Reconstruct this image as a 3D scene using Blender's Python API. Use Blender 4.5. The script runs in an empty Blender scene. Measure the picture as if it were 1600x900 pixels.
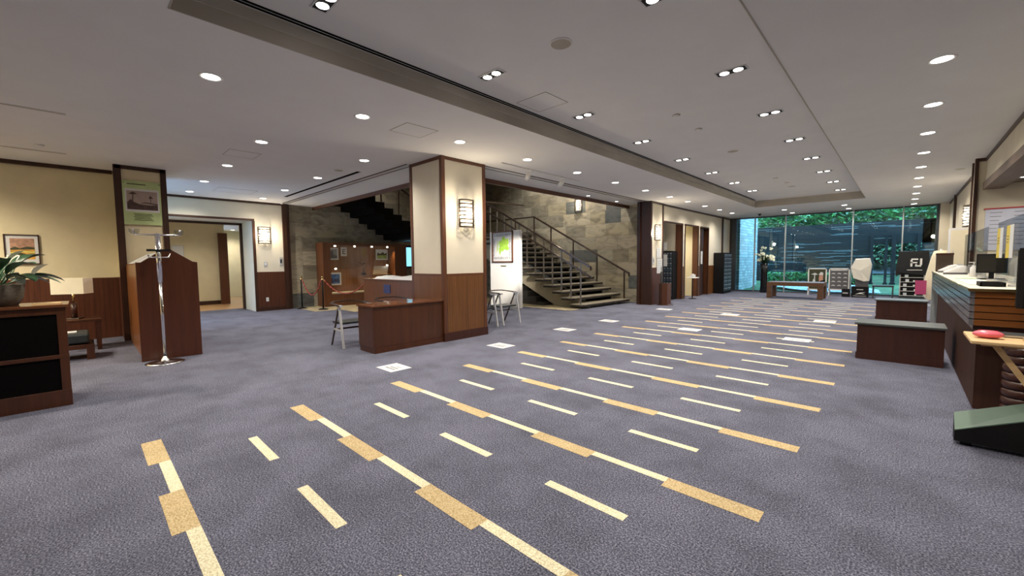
import bpy, bmesh, math, random
from mathutils import Vector, Matrix
random.seed(7)
S = bpy.context.scene
COL = S.collection
PI = math.pi

# ------------------------------------------------------------------ camera
CAM_H = 1.45
cam_d = bpy.data.cameras.new('camera')
cam_d.sensor_width = 36.0
cam_d.lens = 640.87 / 1600 * 36
cam_d.clip_start = 0.05
cam_d.clip_end = 200
cam = bpy.data.objects.new('camera', cam_d)
COL.objects.link(cam)
_r = Vector((0.7241164, 0.6896036, -0.0101119))
_u = Vector((-0.0362748, 0.0527235, 0.9979501))
_f = Vector((-0.6887231, 0.7222653, -0.0631932))
cam.matrix_world = Matrix(((_r.x, _u.x, -_f.x, 0), (_r.y, _u.y, -_f.y, 0), (_r.z, _u.z, -_f.z, CAM_H), (0, 0, 0, 1)))
S.camera = cam

# ------------------------------------------------------------------ world, exposure, light levels
W = bpy.data.worlds.new('world'); S.world = W; W.use_nodes = True
bg = W.node_tree.nodes['Background']
bg.inputs[0].default_value = (0.38, 0.62, 1.0, 1)
bg.inputs[1].default_value = 9.0
S.view_settings.view_transform = 'Standard'
S.view_settings.look = 'None'
S.view_settings.gamma = 1.0
S.view_settings.exposure = 0.0
S.view_settings.use_curve_mapping = False
S.cycles.sample_clamp_indirect = 4.0
S.cycles.max_bounces = 7
S.cycles.caustics_reflective = False
S.cycles.caustics_refractive = False
DOWN_W = 125.0      # round downlight
TWIN_W = 62.0       # each lamp of a twin downlight
WARM = (1.0, 0.91, 0.79)

# ------------------------------------------------------------------ materials
def srgb(r, g, b):
    f = lambda c: (c / 255 / 12.92) if c / 255 <= 0.04045 else ((c / 255 + 0.055) / 1.055) ** 2.4
    return (f(r), f(g), f(b), 1)

def base_mat(name, rough=0.5, metal=0.0, spec=0.5):
    m = bpy.data.materials.new(name); m.use_nodes = True
    nt = m.node_tree; b = nt.nodes['Principled BSDF']
    b.inputs['Roughness'].default_value = rough
    b.inputs['Metallic'].default_value = metal
    b.inputs['Specular IOR Level'].default_value = spec
    return m, nt, b

def N(nt, t, **k):
    n = nt.nodes.new(t)
    for a, v in k.items(): setattr(n, a, v)
    return n

def ramp(nt, cols, pos=None):
    r = N(nt, 'ShaderNodeValToRGB')
    e = r.color_ramp.elements
    while len(e) < len(cols): e.new(0.5)
    for i, c in enumerate(cols):
        e[i].position = pos[i] if pos else i / (len(cols) - 1)
        e[i].color = c
    return r

def plain(name, col, rough=0.5, metal=0.0, spec=0.5, vary=0.06, scale=6.0, stretch=(1, 1, 1), bump=0.0, bscale=None):
    m, nt, b = base_mat(name, rough, metal, spec)
    tc = N(nt, 'ShaderNodeTexCoord'); mp = N(nt, 'ShaderNodeMapping'); mp.inputs['Scale'].default_value = stretch
    no = N(nt, 'ShaderNodeTexNoise'); no.inputs['Scale'].default_value = scale; no.inputs['Detail'].default_value = 5
    lo = tuple(max(0, c * (1 - vary)) for c in col[:3]) + (1,); hi = tuple(min(1, c * (1 + vary)) for c in col[:3]) + (1,)
    rp = ramp(nt, [lo, hi], [0.3, 0.7])
    L = nt.links
    L.new(tc.outputs['Object'], mp.inputs[0]); L.new(mp.outputs[0], no.inputs['Vector']); L.new(no.outputs['Fac'], rp.inputs[0]); L.new(rp.outputs[0], b.inputs['Base Color'])
    if bump:
        n2 = N(nt, 'ShaderNodeTexNoise'); n2.inputs['Scale'].default_value = bscale or scale * 8; n2.inputs['Detail'].default_value = 3
        bp = N(nt, 'ShaderNodeBump'); bp.inputs['Strength'].default_value = bump; bp.inputs['Distance'].default_value = 0.01
        L.new(mp.outputs[0], n2.inputs['Vector']); L.new(n2.outputs['Fac'], bp.inputs['Height']); L.new(bp.outputs[0], b.inputs['Normal'])
    return m

def emis(name, col, strength):
    m = bpy.data.materials.new(name); m.use_nodes = True
    nt = m.node_tree; nt.nodes.clear()
    e = N(nt, 'ShaderNodeEmission'); o = N(nt, 'ShaderNodeOutputMaterial')
    e.inputs[0].default_value = tuple(col[:3]) + (1,); e.inputs[1].default_value = strength
    nt.links.new(e.outputs[0], o.inputs[0])
    return m

def wood(name, dark, light, rough=0.35, axis='z', scale=3.0, groove=0.0, spec=0.5):
    m, nt, b = base_mat(name, rough, 0, spec)
    L = nt.links
    tc = N(nt, 'ShaderNodeTexCoord'); mp = N(nt, 'ShaderNodeMapping')
    st = {'z': (9, 9, 0.6), 'y': (9, 0.6, 9), 'x': (0.6, 9, 9)}[axis]
    mp.inputs['Scale'].default_value = st
    no = N(nt, 'ShaderNodeTexNoise'); no.inputs['Scale'].default_value = scale; no.inputs['Detail'].default_value = 8; no.inputs['Roughness'].default_value = 0.65; no.inputs['Distortion'].default_value = 0.4
    rp = ramp(nt, [dark, light], [0.3, 0.72])
    L.new(tc.outputs['Object'], mp.inputs[0]); L.new(mp.outputs[0], no.inputs['Vector']); L.new(no.outputs['Fac'], rp.inputs[0])
    out = rp.outputs[0]
    if groove:
        sp = N(nt, 'ShaderNodeSeparateXYZ'); L.new(tc.outputs['Object'], sp.inputs[0])
        if axis == 'z':
            ad = N(nt, 'ShaderNodeMath', operation='ADD'); L.new(sp.outputs[0], ad.inputs[0]); L.new(sp.outputs[1], ad.inputs[1]); src = ad.outputs[0]
        else: src = sp.outputs[2]
        mu = N(nt, 'ShaderNodeMath', operation='DIVIDE'); mu.inputs[1].default_value = groove; L.new(src, mu.inputs[0])
        fr = N(nt, 'ShaderNodeMath', operation='FRACT'); L.new(mu.outputs[0], fr.inputs[0])
        gt = N(nt, 'ShaderNodeMath', operation='LESS_THAN'); gt.inputs[1].default_value = 0.07; L.new(fr.outputs[0], gt.inputs[0])
        mx = N(nt, 'ShaderNodeMix', data_type='RGBA'); L.new(gt.outputs[0], mx.inputs[0]); L.new(out, mx.inputs[6]); mx.inputs[7].default_value = tuple(c * 0.45 for c in dark[:3]) + (1,)
        out = mx.outputs[2]
        bp = N(nt, 'ShaderNodeBump'); bp.invert = True; bp.inputs['Strength'].default_value = 0.4; bp.inputs['Distance'].default_value = 0.004
        L.new(gt.outputs[0], bp.inputs['Height']); L.new(bp.outputs[0], b.inputs['Normal'])
    L.new(out, b.inputs['Base Color'])
    return m

def carpet(name, c1, c2, c3, big=0.35):
    m, nt, b = base_mat(name, 0.95, 0, 0.15)
    L = nt.links
    tc = N(nt, 'ShaderNodeTexCoord')
    n1 = N(nt, 'ShaderNodeTexNoise'); n1.inputs['Scale'].default_value = 105; n1.inputs['Detail'].default_value = 3; n1.inputs['Roughness'].default_value = 0.7
    r1 = ramp(nt, [c1, c2, c3], [0.36, 0.5, 0.64])
    n2 = N(nt, 'ShaderNodeTexNoise'); n2.inputs['Scale'].default_value = 1.6; n2.inputs['Detail'].default_value = 6; n2.inputs['Roughness'].default_value = 0.65
    r2 = ramp(nt, [(1 - big,) * 3 + (1,), (1, 1, 1, 1)], [0.33, 0.6])
    mx = N(nt, 'ShaderNodeMix', data_type='RGBA', blend_type='MULTIPLY'); mx.inputs[0].default_value = 1
    L.new(tc.outputs['Object'], n1.inputs['Vector']); L.new(tc.outputs['Object'], n2.inputs['Vector'])
    L.new(n1.outputs['Fac'], r1.inputs[0]); L.new(n2.outputs['Fac'], r2.inputs[0])
    L.new(r1.outputs[0], mx.inputs[6]); L.new(r2.outputs[0], mx.inputs[7]); L.new(mx.outputs[2], b.inputs['Base Color'])
    bp = N(nt, 'ShaderNodeBump'); bp.inputs['Strength'].default_value = 0.5; bp.inputs['Distance'].default_value = 0.006
    L.new(n1.outputs['Fac'], bp.inputs['Height']); L.new(bp.outputs[0], b.inputs['Normal'])
    return m

def blocks(name, cols, mortar, bw, bh, ms=0.006, rough=0.7, noise_scale=5, vein=0.35, off=0.5, mort_bump=0.5):
    m, nt, b = base_mat(name, rough, 0, 0.3)
    L = nt.links
    tc = N(nt, 'ShaderNodeTexCoord'); sp = N(nt, 'ShaderNodeSeparateXYZ'); L.new(tc.outputs['Object'], sp.inputs[0])
    ad = N(nt, 'ShaderNodeMath', operation='ADD'); L.new(sp.outputs[0], ad.inputs[0]); L.new(sp.outputs[1], ad.inputs[1])
    cb = N(nt, 'ShaderNodeCombineXYZ'); L.new(ad.outputs[0], cb.inputs[0]); L.new(sp.outputs[2], cb.inputs[1])
    br = N(nt, 'ShaderNodeTexBrick'); br.offset = off; br.squash = 0.7; br.squash_frequency = 3
    br.inputs['Color1'].default_value = (0, 0, 0, 1); br.inputs['Color2'].default_value = (1, 1, 1, 1); br.inputs['Mortar'].default_value = (0.5, 0.5, 0.5, 1)
    br.inputs['Scale'].default_value = 1; br.inputs['Mortar Size'].default_value = ms; br.inputs['Mortar Smooth'].default_value = 0.2
    br.inputs['Brick Width'].default_value = bw; br.inputs['Row Height'].default_value = bh; br.inputs['Bias'].default_value = 0
    L.new(cb.outputs[0], br.inputs['Vector'])
    rp = ramp(nt, cols, [i / len(cols) for i in range(len(cols))]); rp.color_ramp.interpolation = 'CONSTANT'
    L.new(br.outputs['Color'], rp.inputs[0])
    no = N(nt, 'ShaderNodeTexNoise'); no.inputs['Scale'].default_value = noise_scale; no.inputs['Detail'].default_value = 7; no.inputs['Distortion'].default_value = 1.2
    mp = N(nt, 'ShaderNodeMapping'); mp.inputs['Scale'].default_value = (1, 1, 2.2)
    L.new(tc.outputs['Object'], mp.inputs[0]); L.new(mp.outputs[0], no.inputs['Vector'])
    rn = ramp(nt, [(1 - vein,) * 3 + (1,), (1, 1, 1, 1), (1, 0.96, 0.86, 1)], [0.3, 0.55, 0.7]); L.new(no.outputs['Fac'], rn.inputs[0])
    mx = N(nt, 'ShaderNodeMix', data_type='RGBA', blend_type='MULTIPLY'); mx.inputs[0].default_value = 1
    L.new(rp.outputs[0], mx.inputs[6]); L.new(rn.outputs[0], mx.inputs[7])
    m2 = N(nt, 'ShaderNodeMix', data_type='RGBA'); L.new(br.outputs['Fac'], m2.inputs[0]); L.new(mx.outputs[2], m2.inputs[6]); m2.inputs[7].default_value = mortar
    L.new(m2.outputs[2], b.inputs['Base Color'])
    sb = N(nt, 'ShaderNodeMath', operation='SUBTRACT'); L.new(no.outputs['Fac'], sb.inputs[0]); L.new(br.outputs['Fac'], sb.inputs[1])
    bp = N(nt, 'ShaderNodeBump'); bp.inputs['Strength'].default_value = mort_bump; bp.inputs['Distance'].default_value = 0.02
    L.new(sb.outputs[0], bp.inputs['Height']); L.new(bp.outputs[0], b.inputs['Normal'])
    return m

def glass(name, tint=(0.92, 0.97, 0.97), gloss=1.0, base=0.0):
    m = bpy.data.materials.new(name); m.use_nodes = True
    nt = m.node_tree; nt.nodes.clear(); L = nt.links
    t = N(nt, 'ShaderNodeBsdfTransparent'); t.inputs[0].default_value = tuple(tint) + (1,)
    g = N(nt, 'ShaderNodeBsdfGlossy'); g.inputs['Roughness'].default_value = 0.0; g.inputs['Color'].default_value = (0.9, 0.95, 1, 1)
    fr = N(nt, 'ShaderNodeFresnel'); fr.inputs[0].default_value = 1.5
    mu = N(nt, 'ShaderNodeMath', operation='MULTIPLY_ADD'); mu.inputs[1].default_value = gloss; mu.inputs[2].default_value = base; L.new(fr.outputs[0], mu.inputs[0])
    mx = N(nt, 'ShaderNodeMixShader'); o = N(nt, 'ShaderNodeOutputMaterial')
    L.new(mu.outputs[0], mx.inputs[0]); L.new(t.outputs[0], mx.inputs[1]); L.new(g.outputs[0], mx.inputs[2]); L.new(mx.outputs[0], o.inputs[0])
    return m

M = {}
M['ceiling'] = plain('ceiling_paint', (0.77, 0.775, 0.78), 0.9, spec=0.1, vary=0.02, scale=2, bump=0.05, bscale=120)
M['paper'] = plain('wall_paper_cream', (0.76, 0.68, 0.46), 0.85, spec=0.15, vary=0.04, scale=3, bump=0.25, bscale=90)
M['paper_beige'] = plain('wall_paper_beige', (0.71, 0.65, 0.52), 0.85, spec=0.15, vary=0.04, scale=3, bump=0.25, bscale=90)
M['paper_pale'] = plain('wall_paper_pale', (0.74, 0.69, 0.57), 0.85, spec=0.15, vary=0.03, scale=3, bump=0.2, bscale=90)
M['fascia'] = plain('painted_fascia', (0.42, 0.39, 0.33), 0.7, vary=0.1, scale=1.5)
M['soffit_wood'] = wood('soffit_brown_wood', srgb(92, 76, 66), srgb(116, 98, 86), 0.5, 'y', 2)
M['desk_base'] = wood('desk_base_wood', srgb(56, 36, 30), srgb(74, 50, 42), 0.7, 'z', 2, spec=0.15)
M['fascia_light'] = plain('painted_fascia_light', (0.55, 0.52, 0.46), 0.6, vary=0.08, scale=2)
M['carpet'] = carpet('carpet_blue_grey', srgb(54, 56, 72), srgb(96, 98, 115), srgb(150, 151, 168))
M['carpet_tan'] = carpet('carpet_tan', srgb(164, 140, 100), srgb(200, 178, 134), srgb(222, 202, 164), 0.15)
M['carpet_cream'] = carpet('carpet_cream', srgb(196, 186, 150), srgb(230, 222, 190), srgb(248, 242, 214), 0.12)
M['tile'] = blocks('floor_tile', [srgb(190, 176, 142), srgb(180, 168, 138), srgb(198, 184, 150)], srgb(120, 110, 90), 0.6, 0.6, rough=0.4)
M['floorwood'] = wood('corridor_floor', srgb(170, 130, 90), srgb(200, 160, 115), 0.4, 'x')
M['trim'] = wood('dark_trim_wood', srgb(44, 24, 14), srgb(70, 40, 24), 0.4, 'z')
M['trim_red'] = wood('red_trim_wood', srgb(78, 44, 26), srgb(104, 62, 38), 0.4, 'z')
M['wains'] = wood('wainscot_wood', srgb(94, 58, 28), srgb(120, 78, 40), 0.4, 'z', 2.0, groove=0.055)
M['wains_dark'] = wood('wainscot_wood_dark', srgb(70, 36, 20), srgb(92, 50, 28), 0.4, 'z', 2.0, groove=0.07)
M['wood_red'] = wood('mahogany_veneer', srgb(62, 33, 18), srgb(84, 47, 26), 0.3, 'z', 1.6)
M['wood_red_top'] = wood('mahogany_top', srgb(86, 50, 30), srgb(114, 72, 48), 0.14, 'y', 1.6)
M['wood_dark'] = wood('dark_veneer', srgb(54, 28, 20), srgb(72, 39, 28), 0.3, 'z', 1.6)
M['wood_kiosk'] = wood('kiosk_veneer', srgb(66, 33, 19), srgb(84, 44, 26), 0.3, 'z', 1.6)
M['wood_kiosk_lit'] = wood('kiosk_veneer_lit', srgb(104, 62, 30), srgb(140, 88, 44), 0.3, 'z', 1.6)  # kiosk veneer made lighter, as if lamplight fell on this side
M['case_back'] = wood('case_wood_glow', srgb(128, 84, 50), srgb(156, 108, 68), 0.45, 'z', 1.6)  # case wood lightened so the colour carries the warm glow inside
M['wood_mid'] = wood('bench_wood', srgb(82, 56, 38), srgb(104, 74, 52), 0.4, 'x', 2)
M['wood_case'] = wood('case_wood', srgb(88, 50, 26), srgb(116, 70, 38), 0.35, 'z', 1.6)
M['slat_wood'] = wood('slat_wood', srgb(104, 60, 28), srgb(136, 84, 42), 0.22, 'x', 2)
M['slat_front'] = wood('slat_front_reflection', srgb(84, 82, 86), srgb(112, 112, 118), 0.2, 'y', 2, spec=0.9)  # grey-blue window reflection put into the slat colour
M['light_wood'] = wood('pale_wood', srgb(206, 170, 118), srgb(228, 196, 146), 0.45, 'x', 2)
M['stone_wall'] = blocks('stone_wall', [srgb(160, 153, 134), srgb(180, 172, 152), srgb(150, 143, 124), srgb(190, 181, 158), srgb(172, 166, 148), srgb(176, 167, 142), srgb(192, 184, 162), srgb(158, 152, 134), srgb(182, 173, 150), srgb(168, 160, 140), srgb(176, 167, 148), srgb(108, 112, 110)], srgb(126, 115, 94), 0.90, 0.47, ms=0.004, noise_scale=2.2, vein=0.42)
M['white_brick'] = blocks('pale_brick', [srgb(176, 180, 178), srgb(190, 194, 192), srgb(164, 168, 166)], srgb(112, 116, 116), 0.42, 0.13, ms=0.008, rough=0.8, vein=0.15)
M['slate'] = blocks('stacked_slate', [srgb(14, 17, 18), srgb(9, 11, 12), srgb(19, 22, 23), srgb(9, 11, 12), srgb(15, 17, 18), srgb(12, 14, 15), srgb(84, 92, 92)], srgb(4, 5, 6), 1.1, 0.05, ms=0.006, rough=0.6, noise_scale=9, vein=0.6, off=0.37)  # the pale courses put lit edges and reflections into the slate colour
M['black'] = plain('black_laminate', (0.008, 0.008, 0.009), 0.6, spec=0.2, vary=0.1)
M['mesh_black'] = plain('black_speaker_cloth', (0.004, 0.0035, 0.0035), 0.95, spec=0.05, vary=0.2, scale=60)
M['black_gloss'] = plain('black_gloss', (0.008, 0.009, 0.012), 0.12, vary=0.05)
M['dark_grey'] = plain('dark_grey_paint', (0.05, 0.06, 0.07), 0.4, vary=0.1)
M['granite'] = plain('dark_rubber_top', (0.07, 0.08, 0.08), 0.45, vary=0.3, scale=90)
M['chrome'] = plain('chrome', (0.85, 0.86, 0.88), 0.12, 1.0, vary=0.02)
M['silver'] = plain('brushed_silver', (0.62, 0.63, 0.64), 0.4, 0.35, vary=0.05)
M['brass'] = plain('aged_brass', (0.55, 0.42, 0.2), 0.25, 1.0, vary=0.05)
M['bronze'] = plain('bronze_metal', (0.10, 0.075, 0.06), 0.35, 0.7, vary=0.1)
M['rail'] = plain('handrail_dark', (0.07, 0.045, 0.035), 0.25, 0.3, vary=0.1)
M['baluster'] = plain('baluster_metal', (0.22, 0.20, 0.18), 0.4, 0.6, vary=0.1)
M['tread'] = plain('stair_tread_stone', srgb(132, 124, 108), 0.6, vary=0.2, scale=9)
M['tread_dark'] = plain('stair_dark_and_shade', (0.018, 0.016, 0.014), 0.6, vary=0.2)  # dark stair parts; also colours the shade below the flight
M['stringer'] = plain('stair_side_plaster', srgb(176, 166, 142), 0.8, vary=0.06)
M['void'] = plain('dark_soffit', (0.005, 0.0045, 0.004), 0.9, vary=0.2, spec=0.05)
M['red_rope'] = plain('red_velvet', (0.33, 0.06, 0.045), 0.8, vary=0.1)
M['white'] = plain('white_paint', (0.82, 0.82, 0.8), 0.5, vary=0.02)
M['paper_white'] = plain('white_sheet', (0.68, 0.69, 0.69), 0.5, vary=0.01)
M['ink'] = plain('print_ink', (0.12, 0.12, 0.13), 0.6)
M['ink_pale'] = plain('print_ink_pale', (0.42, 0.42, 0.44), 0.6)
M['lamp_shade'] = plain('linen_shade', srgb(240, 232, 206), 0.85, vary=0.03)
M['leaf'] = plain('glossy_leaf', (0.028, 0.085, 0.035), 0.3, vary=0.35, scale=12)
M['leaf_pale'] = plain('pale_leaf_back', (0.22, 0.33, 0.24), 0.35, vary=0.2, scale=12)
M['spathe'] = plain('cream_spathe', (0.72, 0.72, 0.58), 0.5, vary=0.05)
M['pot'] = plain('woven_pot', (0.13, 0.11, 0.085), 0.8, vary=0.3, scale=30, stretch=(1, 1, 3), bump=0.5)
M['petal'] = plain('white_petal', (0.8, 0.82, 0.66), 0.6, vary=0.08)
M['black_leather'] = plain('black_leather', (0.022, 0.028, 0.032), 0.4, vary=0.2)
M['white_cloth'] = plain('white_dust_cover', (0.72, 0.70, 0.62), 0.85, vary=0.03)
M['cream_cloth'] = plain('cream_cloth', (0.74, 0.68, 0.50), 0.85, vary=0.04)
M['black_cloth'] = plain('black_dust_cover', (0.01, 0.011, 0.013), 0.8, vary=0.2)
M['magenta'] = plain('magenta_paper', (0.42, 0.05, 0.16), 0.6, vary=0.05)
M['pink'] = plain('pink_vinyl', (0.82, 0.16, 0.22), 0.25, vary=0.05)
M['green_panel'] = plain('grey_green_panel', (0.10, 0.17, 0.125), 0.4, vary=0.1)
M['green_trim'] = plain('green_mat', (0.12, 0.42, 0.3), 0.4)
M['yellow_trim'] = plain('yellow_edge', (0.75, 0.72, 0.2), 0.4)
M['yellow'] = plain('yellow_label', (0.72, 0.56, 0.08), 0.4)
M['lime'] = plain('lime_print', (0.36, 0.62, 0.07), 0.6, vary=0.2, scale=14)
M['poster_green'] = plain('poster_pale_green', (0.50, 0.62, 0.30), 0.6, vary=0.15, scale=3)
M['sepia'] = plain('sepia_sky', (0.40, 0.32, 0.28), 0.6, vary=0.1)
M['sepia_dark'] = plain('sepia_dark', (0.08, 0.045, 0.04), 0.6, vary=0.3, scale=16)
M['orange_field'] = plain('painted_orange_field', (0.62, 0.33, 0.06), 0.6, vary=0.3, scale=14)
M['dusk_sky'] = plain('painted_dusk_sky', (0.42, 0.24, 0.16), 0.6, vary=0.35, scale=18)
M['dark_green'] = plain('painted_dark_green', (0.045, 0.05, 0.025), 0.6, vary=0.4, scale=20)
M['grass_print'] = plain('printed_grass', (0.30, 0.42, 0.10), 0.6, vary=0.2)
M['sky_print'] = plain('printed_sky', (0.62, 0.68, 0.7), 0.6, vary=0.1)
M['grey_print'] = plain('printed_grey', (0.3, 0.32, 0.32), 0.6, vary=0.5, scale=20)
M['blue_print'] = plain('printed_blue', (0.05, 0.13, 0.36), 0.5, vary=0.6, scale=14)
M['navy'] = plain('navy_plate', (0.035, 0.04, 0.12), 0.4, vary=0.2, scale=40)
M['skin'] = plain('printed_skin', (0.6, 0.33, 0.24), 0.6)
M['red'] = plain('red_band', (0.45, 0.05, 0.06), 0.5)
M['poster_board'] = plain('poster_board', (0.62, 0.65, 0.78), 0.5, vary=0.03)
M['locker'] = plain('dark_blue_drawer', (0.05, 0.07, 0.10), 0.35, 0.3, vary=0.3, scale=4)
M['screen_blue'] = emis('lit_screen', (0.25, 0.75, 1.0), 1.6)
M['lens'] = emis('lamp_lens', (1.0, 0.95, 0.86), 14)
M['lens_small'] = emis('spot_lens', (1.0, 0.92, 0.8), 12)
M['tube'] = emis('sconce_tube', (1.0, 0.88, 0.66), 5)
M['opal'] = plain('opal_glass', (0.85, 0.8, 0.7), 0.5)
M['window_glass'] = glass('window_glass', (0.74, 0.92, 0.90), 1.15, 0.01)
M['acrylic'] = glass('acrylic_screen', (0.78, 0.79, 0.80), 0.22, 0.02)
M['case_glass'] = glass('display_glass', (0.95, 0.95, 0.94), 0.4, 0.0)
M['alu'] = plain('window_aluminium', (0.42, 0.46, 0.47), 0.4, 0.5, vary=0.05)
M['hedge'] = plain('hedge_leaf', (0.075, 0.25, 0.06), 0.6, vary=0.7, scale=4)
M['moss'] = plain('mossy_ground', (0.06, 0.12, 0.05), 0.9, vary=0.7, scale=1.6)
M['gravel'] = plain('pale_gravel', (0.40, 0.44, 0.46), 0.9, vary=0.5, scale=12)
M['rock'] = plain('dark_rock_bed', (0.05, 0.055, 0.06), 0.85, vary=0.6, scale=9)
M['asphalt'] = plain('pale_road', (0.16, 0.19, 0.21), 0.9, vary=0.1)
M['tree_leaf'] = plain('dark_tree_leaf', (0.02, 0.065, 0.035), 0.7, vary=0.7, scale=3)

# ------------------------------------------------------------------ helpers
class MB:
    def __init__(s): s.v = []; s.f = []; s.m = []; s.sm = []
    def add(s, vs, fs, mi=0, smooth=False):
        o = len(s.v); s.v += [tuple(v) for v in vs]
        for f in fs: s.f.append([i + o for i in f]); s.m.append(mi); s.sm.append(smooth)
        return s
    def box(s, x0, x1, y0, y1, z0, z1, mi=0):
        x0, x1 = sorted((x0, x1)); y0, y1 = sorted((y0, y1)); z0, z1 = sorted((z0, z1))
        return s.add([(x0,y0,z0),(x1,y0,z0),(x1,y1,z0),(x0,y1,z0),(x0,y0,z1),(x1,y0,z1),(x1,y1,z1),(x0,y1,z1)],
                     [(0,3,2,1),(4,5,6,7),(0,1,5,4),(1,2,6,5),(2,3,7,6),(3,0,4,7)], mi)
    def quad(s, a, b, c, d, mi=0): return s.add([a, b, c, d], [(0,1,2,3)], mi)
    def prism(s, pts, axis, a0, a1, mi=0):
        # pts: 2D outline in the two remaining axes (in order), extruded along axis
        n = len(pts)
        def mk(p, a):
            return {'x': (a, p[0], p[1]), 'y': (p[0], a, p[1]), 'z': (p[0], p[1], a)}[axis]
        vs = [mk(p, a0) for p in pts] + [mk(p, a1) for p in pts]
        fs = [list(range(n))[::-1], list(range(n, 2*n))] + [(i, (i+1) % n, n + (i+1) % n, n + i) for i in range(n)]
        return s.add(vs, fs, mi)
    def tube(s, p0, p1, r0, r1=None, n=12, mi=0, caps=True, smooth=True):
        r1 = r0 if r1 is None else r1
        p0, p1 = Vector(p0), Vector(p1); d = (p1 - p0).normalized()
        a = d.orthogonal().normalized(); b = d.cross(a)
        vs = []
        for p, r in ((p0, r0), (p1, r1)):
            for i in range(n):
                t = 2*PI*i/n; vs.append(p + a*(r*math.cos(t)) + b*(r*math.sin(t)))
        s.add(vs, [(i, (i+1) % n, n+(i+1) % n, n+i) for i in range(n)], mi, smooth)
        if caps: s.add(vs, [list(range(n))[::-1], list(range(n, 2*n))], mi)
        return s
    def path(s, pts, r, n=8, mi=0):
        for a, b in zip(pts[:-1], pts[1:]): s.tube(a, b, r, n=n, mi=mi)
        for p in pts[1:-1]: s.ball(p, r, 6, 4, mi)
        return s
    def bar(s, p0, p1, w, h, mi=0, up=(0,0,1)):
        p0, p1 = Vector(p0), Vector(p1); d = (p1-p0).normalized(); u = Vector(up)
        sd = d.cross(u)
        if sd.length < 1e-4: sd = d.orthogonal()
        sd.normalize(); u = sd.cross(d).normalized()
        vs = [p + sd*(a*w/2) + u*(b*h/2) for p in (p0, p1) for a, b in ((-1,-1),(1,-1),(1,1),(-1,1))]
        return s.add(vs, [(0,1,2,3)[::-1],(4,5,6,7),(0,1,5,4),(1,2,6,5),(2,3,7,6),(3,0,4,7)], mi)
    def ball(s, c, r, n=12, k=8, mi=0, sc=(1,1,1)):
        c = Vector(c); vs = []
        for j in range(k+1):
            ph = PI*j/k
            for i in range(n):
                t = 2*PI*i/n
                vs.append((c.x+r*sc[0]*math.sin(ph)*math.cos(t), c.y+r*sc[1]*math.sin(ph)*math.sin(t), c.z+r*sc[2]*math.cos(ph)))
        return s.add(vs, [(j*n+i, j*n+(i+1) % n, (j+1)*n+(i+1) % n, (j+1)*n+i) for j in range(k) for i in range(n)], mi, True)
    def lathe(s, c, prof, n=24, mi=0):
        c = Vector(c); vs = []
        for r, z in prof:
            for i in range(n):
                t = 2*PI*i/n; vs.append((c.x+r*math.cos(t), c.y+r*math.sin(t), c.z+z))
        return s.add(vs, [(j*n+i, j*n+(i+1) % n, (j+1)*n+(i+1) % n, (j+1)*n+i) for j in range(len(prof)-1) for i in range(n)], mi, True)
    def build(s, name, mats, parent=None, bevel=0.0, loc=None):
        me = bpy.data.meshes.new(name); me.from_pydata(s.v, [], s.f)
        if not isinstance(mats, (list, tuple)): mats = [mats]
        for m in mats: me.materials.append(M[m] if isinstance(m, str) else m)
        me.polygons.foreach_set('material_index', s.m); me.polygons.foreach_set('use_smooth', s.sm)
        bm = bmesh.new(); bm.from_mesh(me); bmesh.ops.remove_doubles(bm, verts=bm.verts, dist=1e-6)
        bmesh.ops.recalc_face_normals(bm, faces=bm.faces); bm.to_mesh(me); bm.free()
        me.update()
        o = bpy.data.objects.new(name, me); COL.objects.link(o)
        if parent is not None: o.parent = parent
        if loc: o.location = loc
        if bevel:
            b = o.modifiers.new('bevel', 'BEVEL'); b.width = bevel; b.segments = 2; b.limit_method = 'ANGLE'
        return o

def tag(o, label, cat, group=None, kind=None):
    o['label'] = label; o['category'] = cat
    if group: o['group'] = group
    if kind: o['kind'] = kind
    return o

def thing(name, label, cat, loc=(0,0,0), rz=0.0, group=None):
    o = bpy.data.objects.new(name, None); COL.objects.link(o); o.location = loc; o.rotation_euler = (0,0,rz); o.empty_display_size = 0.1
    return tag(o, label, cat, group)

def struct(name, mb, mats, **k):
    o = mb.build(name, mats, **k); o['kind'] = 'structure'; return o

def dup(root, loc=None, rz=None, label=None, group=None):
    r = root.copy(); COL.objects.link(r)
    if loc is not None: r.location = loc
    if rz is not None: r.rotation_euler = (0,0,rz)
    if label: r['label'] = label
    if group: r['group'] = group
    for ch in list(root.children):
        c = ch.copy(); COL.objects.link(c); c.parent = r
        for g in list(ch.children):
            d = g.copy(); COL.objects.link(d); d.parent = c
    return r

def flat(mb, org, U, V, shapes, off, lift=0.0012):
    """printed shapes lying on a face: org, unit extents U,V (full width/height), off = outward normal"""
    org, U, V, off = Vector(org), Vector(U), Vector(V), Vector(off)
    for k, (pts, mi) in enumerate(shapes):
        vs = [org + U*p[0] + V*p[1] + off*(lift*(k+1)) for p in pts]
        mb.add(vs, [list(range(len(vs)))], mi)
    return mb

def rc(x0, y0, x1, y1): return [(x0,y0),(x1,y0),(x1,y1),(x0,y1)]
ORD = ['first','second','third','fourth','fifth','sixth','seventh','eighth','ninth','tenth','eleventh','twelfth']

ZC = 3.37       # ceiling
ZR = 3.60       # raised ceiling panel
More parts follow.
